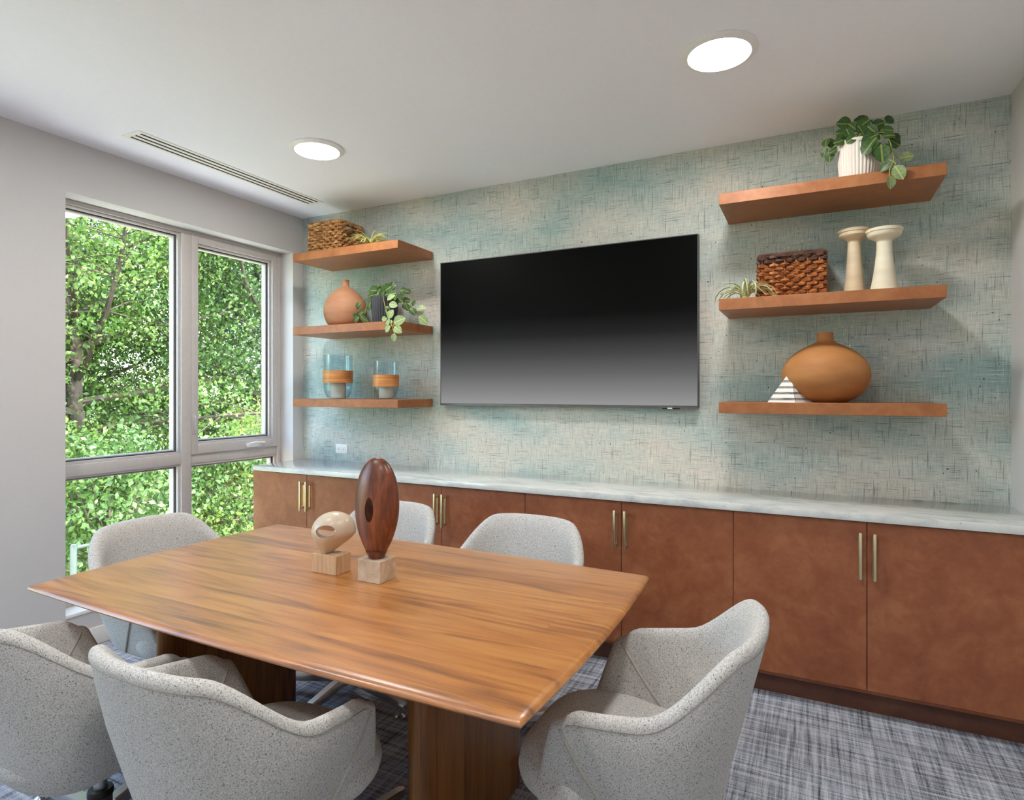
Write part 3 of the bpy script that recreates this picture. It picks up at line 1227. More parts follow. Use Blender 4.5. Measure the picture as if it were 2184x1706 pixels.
# tall wooden disc
s1 = empty('disc_sculpture', (2.2175, -1.789, 0.75), label='tall dark wooden oval sculpture with an oval hole, on a pale stone block', cat='sculpture')
box('stone_base', -0.052, 0.052, -0.045, 0.045, 0, 0.080, M['trav_b'], s1, 0.0015, 1)
R1 = Matrix.Rotation(math.radians(-8), 3, 'Z')      # the flat face looks towards the camera's left
body = ellipsoid('oval_body', 0.093, 0.047, 0.188, (0, 0, 0), 56, None, M['sculptwood'], s1,
                 shape=lambda p: Vector((p.x * (1 + 0.10 * p.z - (0.16 * p.z * p.z if p.z < 0 else 0.0)), p.y * (1.0 - (0.12 * p.z * p.z if p.z < 0 else 0)), p.z)))
cut = ellipsoid('cut', 0.019, 0.2, 0.046, (0.0, 0, 0.002), 32)
boolean_mesh(body, [cut])
body.location = (0, 0, 0.080 + 0.180)
body.rotation_euler = (0, math.radians(1.5), math.radians(3))
# flatten the foot into the base: a short round foot
MB().lathe([(0.0, 0.079), (0.030, 0.079), (0.032, 0.090), (0.040, 0.105), (0.0, 0.105)], 24).build('foot', M['sculptwood'], s1)

# cream ring-shaped stone
s2 = empty('ring_sculpture', (1.9975, -1.789, 0.75), label='small cream rounded sculpture with a hollow eye, on a tan travertine block', cat='sculpture')
box('stone_base', -0.062, 0.062, -0.040, 0.040, 0, 0.072, M['trav_a'], s2, 0.0015, 1)


def pebble(p):
    # teardrop whose point leans down to the left foot, with a lobe to the right
    z = p.z
    if z < 0:
        q = -z
        f = 1 - 0.52 * q ** 1.15
        return Vector((p.x * f - 0.34 * q ** 1.2, p.y * f, z * (1.12 + (0.10 if p.x < 0 else -0.10 * p.x))))
    return Vector((p.x * (1 + 0.05 * z) + 0.08 * z, p.y, z))


body2 = ellipsoid('ring_body', 0.086, 0.062, 0.078, (0, 0, 0), 56, None, M['cream'], s2, shape=pebble)
cut = ellipsoid('cut', 0.040, 0.16, 0.026, (-0.026, 0, 0.004), 40, Matrix.Rotation(math.radians(20), 3, 'Z') @ Matrix.Rotation(math.radians(-8), 3, 'X'))
boolean_mesh(body2, [cut])
body2.location = (0.012, 0, 0.072 + 0.080)
body2.rotation_euler = (0, 0, math.radians(20))
MB().lathe([(0.0, 0.071), (0.018, 0.071), (0.020, 0.080), (0.026, 0.092), (0.0, 0.092)], 20, (-0.02, -0.012, 0)).build('foot', M['cream'], s2)

# ------------------------------------------------------------------ shelf decor
def basket(name, loc, sx_, sy_, h, mat, mat_top, label):
    t = empty(name, loc, label=label, cat='basket')
    rows = 11
    rh = h / rows
    nper = 72
    per = 2 * (sx_ + sy_)

    def rect(s_, out):
        """point on the rounded rectangle perimeter at distance s_"""
        hx_, hy_ = sx_ / 2 + out, sy_ / 2 + out
        s_ = s_ % per
        if s_ < sx_: return (-hx_ + s_ / sx_ * 2 * hx_, -hy_)
        s_ -= sx_
        if s_ < sy_: return (hx_, -hy_ + s_ / sy_ * 2 * hy_)
        s_ -= sy_
        if s_ < sx_: return (hx_ - s_ / sx_ * 2 * hx_, hy_)
        s_ -= sx_
        return (-hx_, hy_ - s_ / sy_ * 2 * hy_)

    # the handhold in each short end
    hz0, hz1 = h - rh * 5.0, h - rh * 1.2
    nst = 19

    def strand(i):
        z = (i + 0.5) * rh
        pts = []
        n = nst * 6
        for k in range(n):
            s_ = per * k / n
            ph = PI * nst * 2 * k / n + (PI if i % 2 else 0)
            x, y = rect(s_, 0.009 * math.sin(ph))
            pts.append(Vector((x, y, z + 0.0015 * math.sin(3.1 * k + i))))
        return pts

    for i in range(rows):
        z = (i + 0.5) * rh
        pts = strand(i)
        m1 = MB()
        rr = rh * 0.54
        if hz0 < z < hz1:
            run = []
            for p in pts + [None]:
                if p is not None and not (abs(p.x) > sx_ / 2 - 0.012 and abs(p.y) < 0.052):
                    run.append(p)
                else:
                    if len(run) > 2: m1.tube(run, rr, 5, flat=1.0)
                    run = []
        else:
            m1.tube(pts, rr, 5, closed=True)
        m1.build('weave_strand', mat_top if i >= rows - 2 else mat, t)
    for k in range(nst):
        x, y = rect(per * (k + 0.25) / nst, 0.0)
        top = h
        if abs(x) > sx_ / 2 - 0.012 and abs(y) < 0.052:
            top = hz0
        MB().tube([(x, y, 0.003), (x, y, top * 0.5), (x, y, top)], 0.0045, 5).build('stake', mat, t)
    MB().tube([Vector((*rect(per * k / 60, 0.001), h)) for k in range(60)], rh * 0.62, 6, closed=True).build('rim', mat_top, t)
    box('base_panel', -sx_ / 2 + 0.004, sx_ / 2 - 0.004, -sy_ / 2 + 0.004, sy_ / 2 - 0.004, 0.0, 0.006, mat, t)
    for s_ in (-1, 1):
        MB().tube([(s_ * sx_ / 2, -0.056, h - rh * 0.9), (s_ * sx_ / 2, 0.056, h - rh * 0.9)], 0.0055, 8).build('handle_bar', M['black'], t)
    return t


basket('woven_basket', (0.517, -0.18, SH_Z[0]), 0.285, 0.235, 0.226, M['weave_l'], M['weave_l'],
       'straw and russet woven basket with dark handle on the top window-side shelf')
basket('woven_basket', (3.556, -0.155, SH_Z[1]), 0.290, 0.20, 0.222, M['weave_r'], M['weave_dark'],
       'russet woven basket with dark upper band between air plant and candlesticks')

VP = lambda pts, n=8: [p for p in pts]


def smooth_profile(pts, n=6):
    """catmull-rom through profile points"""
    out = []
    P = [pts[0]] + list(pts) + [pts[-1]]
    for i in range(1, len(P) - 2):
        for k in range(n):
            t = k / n
            a = [0.5 * ((2 * P[i][j]) + (-P[i - 1][j] + P[i + 1][j]) * t + (2 * P[i - 1][j] - 5 * P[i][j] + 4 * P[i + 1][j] - P[i + 2][j]) * t * t + (-P[i - 1][j] + 3 * P[i][j] - 3 * P[i + 1][j] + P[i + 2][j]) * t ** 3) for j in (0, 1)]
            out.append((max(0.0, a[0]), a[1]))
    out.append(pts[-1])
    return out


def vase(loc, prof, mat, label):
    body_p = smooth_profile(prof, 6)
    rim_r = prof[-1][0]
    ztop = prof[-1][1]
    inner = [(rim_r - 0.006, ztop), (rim_r - 0.008, ztop - 0.05), (0.0, ztop - 0.06)]
    o = MB().lathe([(0.0, 0.0)] + body_p + inner, 56).build('round_vase', mat, None, auto=50, loc=loc)
    tag(o, label, 'vase')


vase((3.707, -0.198, SH_Z[2]), [(0.085, 0.0), (0.135, 0.025), (0.180, 0.075), (0.1965, 0.135), (0.180, 0.195), (0.135, 0.245), (0.085, 0.275), (0.050, 0.292), (0.038, 0.305), (0.036, 0.325), (0.037, 0.343)],
     M['vase'], 'wide ochre terracotta vase behind the striped pyramid on the lowest shelf')
vase((0.632, -0.205, SH_Z[1]), [(0.080, 0.0), (0.125, 0.025), (0.148, 0.080), (0.152, 0.135), (0.138, 0.190), (0.105, 0.238), (0.065, 0.272), (0.036, 0.290), (0.026, 0.305), (0.025, 0.325), (0.027, 0.343)],
     M['vase2'], 'tall round clay vase with narrow neck on the middle window-side shelf')


def hurricane(loc, R, h, zb0, zb1, cr, ch_, label):
    t = empty('candle_holder', loc, label=label, cat='candle holder', group='glass candle holders on the lowest shelf')
    th = 0.004
    o = [(0.0, 0.001), (R * 0.45, 0.001), (R * 0.72, 0.010), (R * 0.92, 0.040), (R, 0.080), (R, h)]
    inn = [(R - th, h), (R - th, 0.082), (R * 0.92 - th, 0.044), (R * 0.70, 0.015), (R * 0.45, 0.007), (0.0, 0.007)]
    MB().lathe(o + inn, 48).build('glass_jar', M['jar'], t, auto=50)
    MB().lathe([(R + 0.0005, zb0), (R + 0.004, zb0), (R + 0.004, zb1), (R + 0.0005, zb1)], 48, close=True).build('wooden_band', M['band'], t, auto=40)
    cd = MB().lathe([(0.0, 0.008), (cr, 0.008), (cr, ch_ - 0.004), (cr - 0.004, ch_), (0.0, ch_ - 0.002)], 32).build('candle', M['wax'], t)
    MB().tube([(0, 0, ch_ - 0.003), (0.001, 0, ch_ + 0.012)], 0.0012, 6).build('wick', M['dark'], cd)


def band_mat():
    m = Mat('honey_wood_band', 0.4, 0.4)
    n = m.noise(m.map((6, 6, 90)), 1.0, 3)
    m.color(m.ramp(n, [(0.3, srgb(176, 112, 58)), (0.7, srgb(214, 152, 90))]))
    return m.m


M['band'] = band_mat()
p = at(721, 846, -0.20)
hurricane((p.x, -0.20, SH_Z[2]), 0.103, 0.318, 0.116, 0.204, 0.056, 0.175, 'taller clear glass candle holder with wooden band, nearer the window')
p = at(823.5, 846, -0.20)
hurricane((p.x, -0.20, SH_Z[2]), 0.086, 0.264, 0.086, 0.168, 0.050, 0.150, 'shorter clear glass candle holder with wooden band, nearer the television')


def candlestick(loc, prof, mat, label):
    o = MB().lathe([(0.0, 0.0)] + prof, 40).build('candlestick', mat, None, auto=35, loc=loc)
    tag(o, label, 'candlestick')


p1 = at(1822, 600, -0.15)
candlestick((p1.x, -0.15, SH_Z[1]), [(0.050, 0.0), (0.050, 0.006)] + smooth_profile([(0.049, 0.010), (0.043, 0.06), (0.037, 0.12), (0.032, 0.19), (0.029, 0.245), (0.029, 0.272)], 5) +
            [(0.030, 0.276), (0.038, 0.284), (0.060, 0.294), (0.067, 0.302), (0.068, 0.316), (0.072, 0.318), (0.073, 0.330), (0.069, 0.333), (0.064, 0.330), (0.060, 0.322), (0.0, 0.320)],
            M['stone_cream'], 'taller tan turned candlestick, next to the basket')
p2 = at(1886, 600, -0.25)
candlestick((p2.x, -0.25, SH_Z[1]), [(0.060, 0.0), (0.060, 0.006)] + smooth_profile([(0.059, 0.010), (0.051, 0.05), (0.042, 0.11), (0.035, 0.17), (0.032, 0.21), (0.032, 0.240)], 5) +
            [(0.034, 0.244), (0.046, 0.252), (0.064, 0.262), (0.070, 0.270), (0.071, 0.282), (0.075, 0.284), (0.076, 0.296), (0.072, 0.299), (0.066, 0.296), (0.062, 0.288), (0.0, 0.286)],
            M['stone_cream2'], 'shorter cream candlestick with wide base, farther from the basket')

# striped pyramid in two halves
py = empty('striped_pyramid', (3.556, -0.290, SH_Z[2]), math.radians(17), label='small grey and white striped stone pyramid in front of the round vase', cat='ornament')
hb, hp = 0.109, 0.158
for s_ in (-1, 1):
    g = 0.0010 * s_
    vv = [(g, -0.075, 0), (s_ * hb, 0, 0), (g, 0.075, 0), (g, 0, hp)]
    ff = [(0, 1, 3), (1, 2, 3), (2, 0, 3), (0, 2, 1)]
    me = mesh('pyramid_half', vv, ff)
    bm = bmesh.new(); bm.from_mesh(me); bmesh.ops.recalc_face_normals(bm, faces=bm.faces[:]); bm.to_mesh(me); bm.free()
    link('pyramid_half', me, M['striped'], py)


# ---- plants
def leaf_mesh(name, width, fold=0.12, curl=0.25):
    """unit leaf: stalk at origin, tip at y=1"""
    rows = [(0.0, 0.03), (0.12, 0.50), (0.32, 0.92), (0.55, 1.0), (0.76, 0.80), (0.91, 0.42), (1.0, 0.0)]
    vv, ff = [], []
    for (y, wd) in rows:
        z = -curl * y * y
        hw_ = wd * width / 2
        if wd == 0.0:
            vv.append((0, y, z))
        else:
            vv += [(-hw_, y, z + fold * hw_ * 2), (0, y, z), (hw_, y, z + fold * hw_ * 2)]
    for r in range(len(rows) - 2):
        a = r * 3
        ff += [(a, a + 1, a + 4, a + 3), (a + 1, a + 2, a + 5, a + 4)]
    a = (len(rows) - 2) * 3
    ff += [(a, a + 1, a + 3), (a + 1, a + 2, a + 3)]
    me = mesh(name, vv, ff)
    me.polygons.foreach_set('use_smooth', [True] * len(me.polygons))
    return me


LM = {}
for key, mt in (('d', 'leafdark'), ('p', 'leafpale')):
    LM[key] = leaf_mesh('leaf_' + mt, 0.80)
    LM[key].materials.append(M[mt])


def leaf(parent, base, tip, facing, key='d'):
    """one leaf from base to tip, its upper face turned towards facing (local coords of parent)"""
    base, tip, facing = Vector(base), Vector(tip), Vector(facing)
    y = (tip - base)
    L = y.length
    y.normalize()
    z = (facing - y * facing.dot(y))
    if z.length < 1e-3: z = y.orthogonal()
    z.normalize()
    x = y.cross(z)
    o = bpy.data.objects.new('leaf', LM[key])
    COL.objects.link(o)
    o.parent = parent
    o.matrix_local = Matrix.LocRotScale(base, Matrix((x, y, z)).transposed().to_quaternion(), Vector((L, L, L)))
    return o


def ribbed_pot(parent, prof, ribs, depth, mat, c=(0, 0, 0)):
    zt = prof[-1][1]
    def rib(r, z, a):
        if z > zt - 0.012 or z < 0.004: return r
        return r - depth * (0.5 - 0.5 * math.cos(ribs * a)) ** 2
    rt = prof[-1][0]
    MB().lathe([(0.0, 0.0)] + smooth_profile(prof, 4) + [(rt - 0.008, zt), (rt - 0.010, zt - 0.02), (0.0, zt - 0.02)], ribs * 4, rib=rib).build('pot', mat, parent, auto=50)
    MB().lathe([(0.0, zt - 0.012), (rt - 0.011, zt - 0.016), (0.0, zt - 0.03)], 24).build('soil', M['soil'], parent)


def potted(name, loc, pot, ribs, mat, label, leaves, stems, size):
    t = empty(name, loc, label=label, cat='potted plant')
    ribbed_pot(t, pot, ribs, 0.0045, mat)
    L = Vector(loc)
    top = pot[-1][1]
    for st in stems:
        pts = [Vector((0.0, 0.0, top - 0.015)) + Vector((random.uniform(-.03, .03), random.uniform(-.02, .02), 0))] + [at(u, v_, yy) - L for (u, v_, yy) in st]
        # resample smoothly
        res = []
        P = [pts[0]] + pts + [pts[-1]]
        for i in range(1, len(P) - 2):
            for k in range(5):
                q = k / 5
                res.append(0.5 * ((2 * P[i]) + (-P[i - 1] + P[i + 1]) * q + (2 * P[i - 1] - 5 * P[i] + 4 * P[i + 1] - P[i + 2]) * q * q + (-P[i - 1] + 3 * P[i] - 3 * P[i + 1] + P[i + 2]) * q ** 3))
        res.append(pts[-1])
        MB().tube(res, 0.0022, 5).build('stem', M['stem'], t)
    for (u0, v0, u1, v1, yy, dy, key) in leaves:
        a = at(u0, v0, yy) - L
        c_ = at(u1, v1, yy + dy) - L
        mid = (a + c_) / 2
        f = Vector((mid.x * 0.8 + 0.05, -0.9, 0.1)) + Vector((random.uniform(-.45, .45), random.uniform(-.2, .2), random.uniform(-.35, .45)))
        leaf(t, a, c_, f, key)
    return t


# right-hand plant in the white pot: leaves read off the photograph (stalk end, tip, depth)
K = lambda x, y: (1740 + x / 7.28, 220 + y / 7.28)
LR = []
def addR(x0, y0, x1, y1, yy, dy, key='d'):
    a, c_ = K(x0, y0), K(x1, y1)
    LR.append((a[0], a[1], c_[0], c_[1], yy, dy, key))
addR(560, 330, 335, 300, -0.28, -0.03)
addR(540, 260, 350, 310, -0.25, -0.02)
addR(530, 480, 315, 440, -0.33, -0.03)
addR(560, 450, 330, 560, -0.33, -0.02)
addR(480, 560, 290, 610, -0.34, -0.02)
addR(600, 330, 790, 190, -0.22, 0.02)
addR(620, 300, 810, 180, -0.24, 0.0)
addR(620, 420, 840, 240, -0.31, -0.02)
addR(660, 440, 500, 300, -0.30, 0.0)
addR(690, 470, 640, 300, -0.29, 0.0)
addR(700, 470, 560, 620, -0.35, -0.02)
addR(640, 500, 470, 600, -0.36, -0.01)
addR(780, 340, 930, 260, -0.22, 0.02)
addR(850, 380, 1085, 280, -0.29, 0.0)
addR(800, 360, 940, 460, -0.32, -0.02)
addR(1060, 270, 1230, 215, -0.19, 0.02)
addR(1080, 310, 1220, 250, -0.20, 0.02)
addR(1000, 420, 1215, 400, -0.32, -0.01)
addR(960, 470, 1210, 360, -0.30, 0.0)
addR(1010, 500, 1240, 500, -0.34, -0.02)
addR(1020, 520, 1230, 470, -0.36, -0.01)
addR(1190, 470, 1315, 570, -0.25, 0.0)
addR(1130, 560, 1310, 650, -0.31, 0.0)
addR(1180, 580, 1270, 690, -0.29, 0.0)
addR(960, 480, 730, 590, -0.36, -0.03)
addR(940, 530, 720, 770, -0.38, -0.02)
addR(960, 590, 860, 740, -0.38, -0.01)
addR(980, 600, 940, 820, -0.39, -0.01)
addR(1010, 640, 1040, 890, -0.40, -0.02)
addR(1060, 620, 1150, 790, -0.38, -0.01)
addR(1000, 560, 880, 500, -0.35, -0.01)
addR(720, 380, 860, 330, -0.27, 0.0)
addR(740, 300, 840, 400, -0.30, -0.02)
addR(650, 350, 770, 480, -0.33, -0.01)
addR(470, 400, 560, 550, -0.35, -0.01)
addR(330, 700, 260, 690, -0.30, 0.0)
addR(240, 700, 215, 520, -0.28, 0.0)
addR(335, 720, 190, 770, -0.33, -0.01)
addR(240, 720, 190, 910, -0.32, 0.0)
addR(145, 690, 160, 540, -0.30, 0.0)
addR(160, 690, 105, 840, -0.31, 0.0)
addR(1140, 920, 1000, 1050, -0.415, 0.0)
addR(1290, 860, 1530, 800, -0.36, 0.0, 'p')
addR(1220, 970, 1360, 1160, -0.42, -0.01, 'p')
addR(1145, 1130, 1190, 1310, -0.43, -0.01, 'p')
stR = [[(*K(1000, 450), -0.33), (*K(1130, 560), -0.37), (*K(1180, 720), -0.40), (*K(1205, 880), -0.415), (*K(1150, 1010), -0.425), (*K(1145, 1140), -0.43)],
       [(*K(1000, 450), -0.32), (*K(1150, 600), -0.35), (*K(1190, 760), -0.37), (*K(1290, 860), -0.36)],
       [(*K(1190, 900), -0.415), (*K(1220, 970), -0.42)],
       [(*K(850, 380), -0.28), (*K(960, 340), -0.26), (*K(1070, 270), -0.20)],
       [(*K(420, 560), -0.30), (*K(330, 640), -0.31), (*K(240, 710), -0.30), (*K(150, 690), -0.30)]]
pc = at(1831, 340, -0.28)
potted('potted_plant', (pc.x, -0.28, SH_Z[0]), [(0.072, 0.0), (0.079, 0.02), (0.086, 0.08), (0.088, 0.13), (0.088, 0.182)], 34, M['pot_white'],
       'leafy trailing plant in a white ribbed pot on the top shelf', LR, stR, 0.06)

# window-side plant in the charcoal pot
K2 = lambda x, y: (620 + x / 7.045, 560 + y / 7.045)
LL = []
def addL(x0, y0, x1, y1, yy, dy, key='d'):
    a, c_ = K2(x0, y0), K2(x1, y1)
    LL.append((a[0], a[1], c_[0], c_[1], yy, dy, key))
addL(1290, 410, 1155, 385, -0.25, 0.0)
addL(1290, 420, 1170, 415, -0.28, 0.0)
addL(1300, 440, 1345, 310, -0.22, 0.0)
addL(1290, 400, 1320, 320, -0.24, 0.0)
addL(1300, 480, 1130, 490, -0.28, -0.02)
addL(1320, 480, 1280, 400, -0.27, 0.0)
addL(1340, 490, 1330, 380, -0.26, 0.0)
addL(1360, 480, 1480, 360, -0.28, -0.01)
addL(1400, 500, 1370, 380, -0.28, -0.01)
addL(1480, 420, 1395, 305, -0.20, 0.0)
addL(1490, 430, 1545, 290, -0.23, 0.0)
addL(1510, 420, 1570, 330, -0.25, 0.0)
addL(1420, 490, 1550, 440, -0.30, -0.01)
addL(1440, 460, 1500, 370, -0.26, 0.0)
addL(1640, 420, 1745, 400, -0.18, 0.02)
addL(1690, 430, 1810, 435, -0.17, 0.02)
addL(1560, 490, 1670, 580, -0.26, 0.0)
addL(1580, 480, 1640, 560, -0.22, 0.0)
addL(1660, 510, 1690, 420, -0.2, 0.0)
addL(1680, 570, 1785, 570, -0.22, 0.0)
addL(1700, 610, 1690, 700, -0.24, 0.0)
addL(1720, 620, 1770, 720, -0.24, 0.0)
addL(1760, 650, 1810, 700, -0.22, 0.0)
addL(1830, 660, 1860, 555, -0.20, 0.0)
addL(1790, 690, 1880, 770, -0.23, 0.0)
addL(1890, 700, 2015, 670, -0.19, 0.0, 'p')
addL(1930, 800, 2040, 910, -0.20, -0.01, 'p')
addL(1600, 470, 1540, 560, -0.30, -0.01)
addL(1450, 560, 1545, 480, -0.35, 0.0, 'p')
addL(1480, 620, 1590, 640, -0.36, 0.0, 'p')
addL(1430, 660, 1480, 690, -0.36, 0.0)
addL(1470, 840, 1520, 710, -0.40, -0.01, 'p')
addL(1450, 840, 1355, 850, -0.40, -0.01, 'p')
addL(1490, 850, 1430, 950, -0.41, -0.01, 'p')
addL(1500, 930, 1510, 860, -0.41, 0.0, 'p')
addL(1500, 950, 1405, 1035, -0.415, -0.01, 'p')
addL(1550, 910, 1690, 830, -0.41, -0.01, 'p')
addL(1560, 960, 1650, 1040, -0.42, -0.01, 'p')
addL(1560, 1060, 1540, 1180, -0.42, -0.01, 'p')
addL(1050, 620, 960, 690, -0.30, 0.0)
addL(1060, 640, 970, 650, -0.30, 0.0)
addL(1200, 600, 1150, 720, -0.32, 0.0)
addL(1120, 700, 1060, 780, -0.31, 0.0)
addL(1140, 700, 1090, 760, -0.33, 0.0)
addL(1030, 810, 910, 830, -0.33, 0.0)
addL(1030, 820, 930, 880, -0.34, 0.0)
addL(1050, 800, 1120, 860, -0.34, 0.0)
addL(1070, 830, 1150, 880, -0.35, 0.0)
addL(1000, 800, 1060, 740, -0.32, 0.0)
stL = [[(*K2(1385, 480), -0.33), (*K2(1400, 580), -0.365), (*K2(1440, 730), -0.385), (*K2(1480, 850), -0.41), (*K2(1530, 980), -0.415), (*K2(1560, 1070), -0.42)],
       [(*K2(1190, 520), -0.28), (*K2(1060, 570), -0.29), (*K2(1040, 620), -0.30)],
       [(*K2(1200, 560), -0.30), (*K2(1130, 690), -0.32), (*K2(1040, 800), -0.33)],
       [(*K2(1560, 470), -0.24), (*K2(1690, 580), -0.23), (*K2(1800, 680), -0.22), (*K2(1900, 770), -0.20), (*K2(1990, 910), -0.20)],
       [(*K2(1600, 450), -0.20), (*K2(1640, 420), -0.18), (*K2(1700, 430), -0.17)],
       [(*K2(1500, 930), -0.41), (*K2(1560, 910), -0.41)]]
pc = at(820, 650, -0.25)
potted('potted_plant', (pc.x, -0.25, SH_Z[1]), [(0.074, 0.0), (0.080, 0.02), (0.088, 0.08), (0.092, 0.13), (0.093, 0.185)], 30, M['pot_dark'],
       'leafy trailing plant in a charcoal ribbed pot on the middle shelf', LL, stL, 0.06)


def air_plant(loc, label, n, L, mat, spread, wild):
    t = empty('air_plant', loc, label=label, cat='air plant')
    for k in range(n):
        a = 2 * PI * k * 0.382 + random.uniform(-.2, .2)
        el = random.uniform(*spread)
        ln = L * random.uniform(0.7, 1.1)
        d = Vector((math.cos(a), math.sin(a), 0))
        pts, rad = [], []
        p_ = Vector((0, 0, 0.012)) + d * 0.008
        ang = el
        sw = random.uniform(-1, 1) * wild
        for i in range(9):
            pts.append(p_.copy())
            rad.append(0.0075 * (1 - i / 8.3) + 0.0006)
            step = ln / 8
            side = Vector((-d.y, d.x, 0)) * sw * math.sin(i / 8 * PI) * 0.5
            p_ = p_ + (d * math.cos(ang) + Vector((0, 0, math.sin(ang))) + side) * step
            ang -= (0.24 + 0.18 * wild) * (1.0 if el > 0.3 else 0.5)
            p_.z = max(p_.z, 0.006)
        MB().tube(pts, rad, 5, flat=0.45).build('leaf', mat, t)
    MB().lathe([(0.0, 0.0), (0.016, 0.004), (0.018, 0.014), (0.008, 0.024), (0.0, 0.026)], 10).build('bulb', mat, t)
    return t


pa = at(790, 512, -0.27)
air_plant((pa.x, -0.27, SH_Z[0]), 'yellow-green spiky air plant beside the straw basket', 52, 0.19, M['airplant2'], (0.75, 1.52), 0.12)
pa = at(1590, 625, -0.31)
air_plant((pa.x, -0.31, SH_Z[1]), 'pale grey-green curly air plant at the end of the shelf by the basket', 26, 0.235, M['airplant'], (0.85, 1.52), 1.1)

# ------------------------------------------------------------------ outside
GZ = -1.0
tag(box('bounce_slab', -2.4, -T - 0.02, -9, 5, GZ - 0.1, GZ + 0.02, M['bounce']), kind=S)  # unseen pale slab, added to bounce daylight up to the ceiling
tag(box('ground', -60, -T - 0.02, -40, 50, GZ - 0.2, GZ, M['lawn']), kind=S)


def leaf_cloud(name, centers, size, mat, parent, flat=0.5):
    n = len(centers)
    # random frames biased to lie flat
    nrm = rng.normal(size=(n, 3)) * np.array([1, 1, 0.6]) + np.array([0, 0, flat])
    nrm /= np.linalg.norm(nrm, axis=1, keepdims=True)
    t = rng.normal(size=(n, 3))
    t -= nrm * np.sum(t * nrm, axis=1, keepdims=True)
    t /= np.linalg.norm(t, axis=1, keepdims=True)
    bt = np.cross(nrm, t)
    s_ = (size * rng.uniform(0.6, 1.25, n))[:, None]
    v0 = centers - t * s_ * 0.6
    v2 = centers + t * s_ * 0.6
    v1 = centers + bt * s_ * 0.36 + nrm * s_ * 0.14
    v3 = centers - bt * s_ * 0.36 + nrm * s_ * 0.14
    V = np.stack([v0, v1, v2, v3], 1).reshape(-1, 3)
    me = bpy.data.meshes.new(name)
    me.vertices.add(4 * n)
    me.vertices.foreach_set('co', V.astype(np.float32).ravel())
    idx = np.arange(n)[:, None] * 4
    tri = np.concatenate([idx + np.array([[0, 1, 2]]), idx + np.array([[0, 2, 3]])], 1).reshape(-1)
    me.loops.add(len(tri))
    me.loops.foreach_set('vertex_index', tri.astype(np.int32))
    me.polygons.add(2 * n)
    me.polygons.foreach_set('loop_start', np.arange(0, 6 * n, 3, dtype=np.int32))
    me.polygons.foreach_set('loop_total', np.full(2 * n, 3, dtype=np.int32))
    me.update(calc_edges=True)
    o = link(name, me, mat, parent)
    o['kind'] = 'stuff'
    return o


def tree(loc, h, crown, nbranch, per, mat, label, seed, low=0.07, lsize=0.062):
    random.seed(seed)
    t = empty('tree', loc, label=label, cat='tree')
    m1 = MB()
    trunk = [Vector((0, 0, 0))]
    for i in range(1, 9):
        trunk.append(trunk[-1] + Vector((random.uniform(-.16, .16), random.uniform(-.16, .16), h / 8.5)))
    m1.tube(trunk, [0.115 * (1 - i / 9) + 0.02 for i in range(9)], 9)
    m1.build('trunk', M['bark'], t)
    cs = []
    m2 = MB()
    for k in range(nbranch):
        f = low + (0.98 - low) * (k + 0.5) / nbranch
        i = min(7, int(f * 8))
        p0 = trunk[i].lerp(trunk[i + 1], f * 8 - i)
        a = k * 2.4 + random.uniform(-.4, .4)
        prof_ = math.sin(PI * min(1, (0.12 + 0.88 * f) ** 0.8)) ** 0.6
        ln = crown * (0.35 + 0.75 * prof_) * random.uniform(0.8, 1.15)
        el = 0.15 + 0.7 * f + random.uniform(-.15, .15)
        pts = [p0]
        d = Vector((math.cos(a) * math.cos(el), math.sin(a) * math.cos(el), math.sin(el)))
        for q in range(6):
            d = (d + Vector((random.uniform(-.18, .18), random.uniform(-.18, .18), random.uniform(-.14, .12)))).normalized()
            pts.append(pts[-1] + d * ln / 6)
        m2.tube(pts, [0.055 * (1 - q / 7) + 0.006 for q in range(7)], 5)
        for q in range(2, 7):
            for w_ in range(3):
                sd = Vector((random.uniform(-1, 1), random.uniform(-1, 1), random.uniform(-.35, .5))).normalized()
                tw = pts[q] + sd * ln * random.uniform(0.10, 0.34)
                m2.tube([pts[q], (pts[q] + tw) / 2 + Vector((0, 0, .04)), tw], [0.012, 0.008, 0.004], 4, caps=False)
                c0 = np.array(pts[q].lerp(tw, 0.8))
                n_ = int(per * random.uniform(0.6, 1.3))
                cs.append(c0 + rng.normal(size=(n_, 3)) * np.array([0.30, 0.30, 0.13]))
    m2.build('branch', M['bark'], t)['kind'] = 'stuff'
    leaf_cloud('foliage', np.concatenate(cs), lsize, mat, t)
    return t


ta = tree((-5.9, 1.5, GZ), 6.4, 2.8, 34, 125, M['foliage_a'], 'nearer leafy green tree outside the taller fixed window', 3)
tb_ = tree((-5.6, 4.7, GZ), 6.8, 2.8, 34, 125, M['foliage_b'], 'leafy green tree outside the opening window sash', 9)
for (x, y, rz, src, lab) in [(-9.0, 1.6, 1.9, ta, 'green tree standing farther back behind the nearer tree'),
                             (-9.4, 6.2, 4.0, tb_, 'distant green tree behind the opening sash'),
                             (-9.5, -2.2, 3.1, tb_, 'distant green tree by the wall end of the window'),
                             (-13.5, 4.3, 0.8, ta, 'farthest green tree seen through gaps in the leaves'),
                             (-5.9, -2.4, 5.2, ta, 'green tree beside the wall end of the window')]:
    o = copy_tree(src)
    o.location = (x, y, GZ)
    o.rotation_euler = (0, 0, rz)
    tag(o, lab, 'tree')


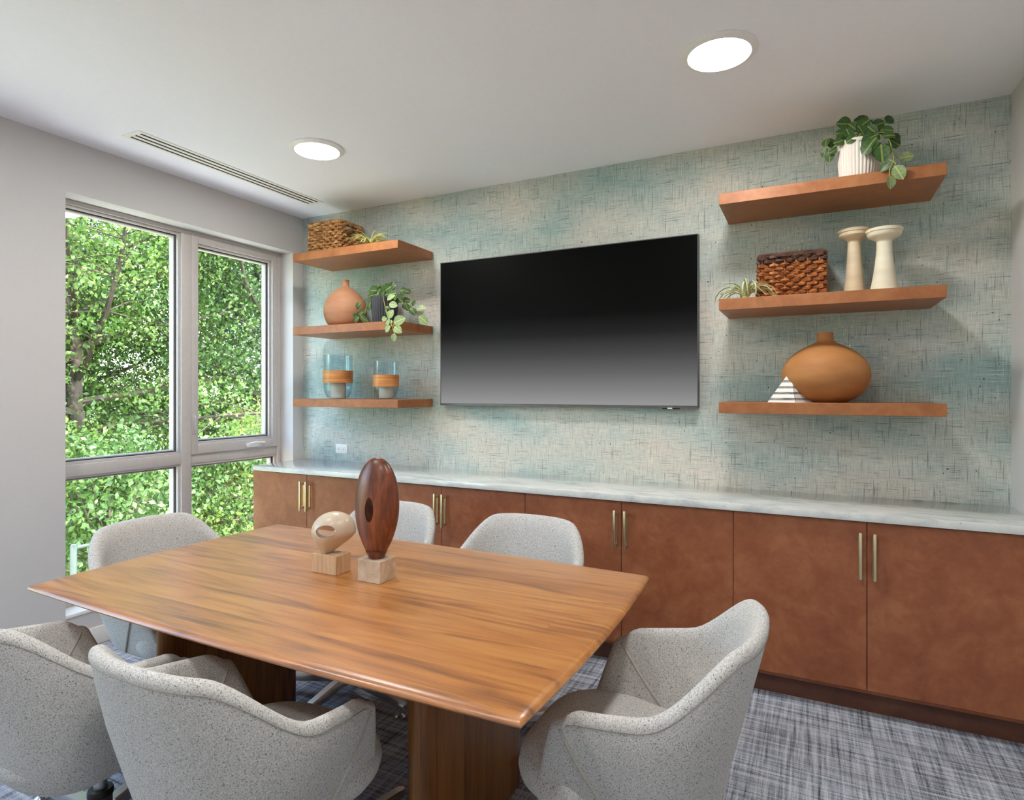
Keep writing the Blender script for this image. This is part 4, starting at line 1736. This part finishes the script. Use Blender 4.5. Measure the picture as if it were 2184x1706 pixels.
def shrub(loc, r, h, n, mat, label, lsize=0.06):
    t = empty('shrub', loc, label=label, cat='shrub')
    m1 = MB()
    for k in range(7):
        a = k * 0.9
        m1.tube([(0, 0, 0), (0.3 * r * math.cos(a), 0.3 * r * math.sin(a), h * 0.45), (0.6 * r * math.cos(a), 0.6 * r * math.sin(a), h * 0.8)], [0.02, 0.014, 0.006], 5)
    m1.build('stems', M['bark'], t)
    u = rng.normal(size=(n, 3))
    u /= np.linalg.norm(u, axis=1, keepdims=True)
    u *= (rng.uniform(0.25, 1, (n, 1))) ** 0.5
    c = u * np.array([r, r, h / 2]) * (1 + 0.2 * np.sin(u[:, :1] * 7) * np.cos(u[:, 1:2] * 6)) + np.array([0, 0, h * 0.55])
    leaf_cloud('foliage', c, lsize, mat, t)


shrub((-3.9, 0.75, GZ), 0.9, 1.9, 4200, M['foliage_b'], 'green shrub low outside the fixed window', 0.07)
shrub((-4.1, 2.6, GZ), 0.8, 1.7, 3600, M['foliage_b'], 'dark green shrub below the opening sash', 0.065)
shrub((-5.2, 3.9, GZ), 0.6, 2.1, 3500, M['foliage_c'], 'golden leaved shrub at the sash corner')

fn = empty('chain_link_fence', (-3.0, -0.13, GZ), math.radians(90), label='low chain link fence with pale post at the window\'s bottom corner', cat='fence')
for k in range(2):
    MB().lathe([(0.0, 0.0), (0.03, 0.0), (0.03, 0.88), (0.02, 0.90), (0.0, 0.905)], 12, (k * 0.62, 0, 0)).build('post', M['galv'], fn)
MB().tube([(0, 0, 0.86), (0.62, 0, 0.86)], 0.018, 8).build('top_rail', M['galv'], fn)
m1 = MB()
for k in range(60):
    x = k * 0.045
    for s_ in (-1, 1):
        a = (x, 0, 0.03)
        e_ = (x + s_ * 0.80, 0, 0.83)
        if e_[0] < 0:
            f = x / 0.80
            e_ = (0, 0, 0.03 + 0.8 * f)
        if e_[0] > 0.62:
            f = (0.62 - x) / 0.80
            e_ = (0.62, 0, 0.03 + 0.8 * f)
        if x <= 0.62 and abs(e_[0] - x) > 0.03:
            m1.tube([a, e_], 0.003, 4, caps=False)
o = m1.build('wire_mesh', M['black'], fn)
o['kind'] = 'stuff'
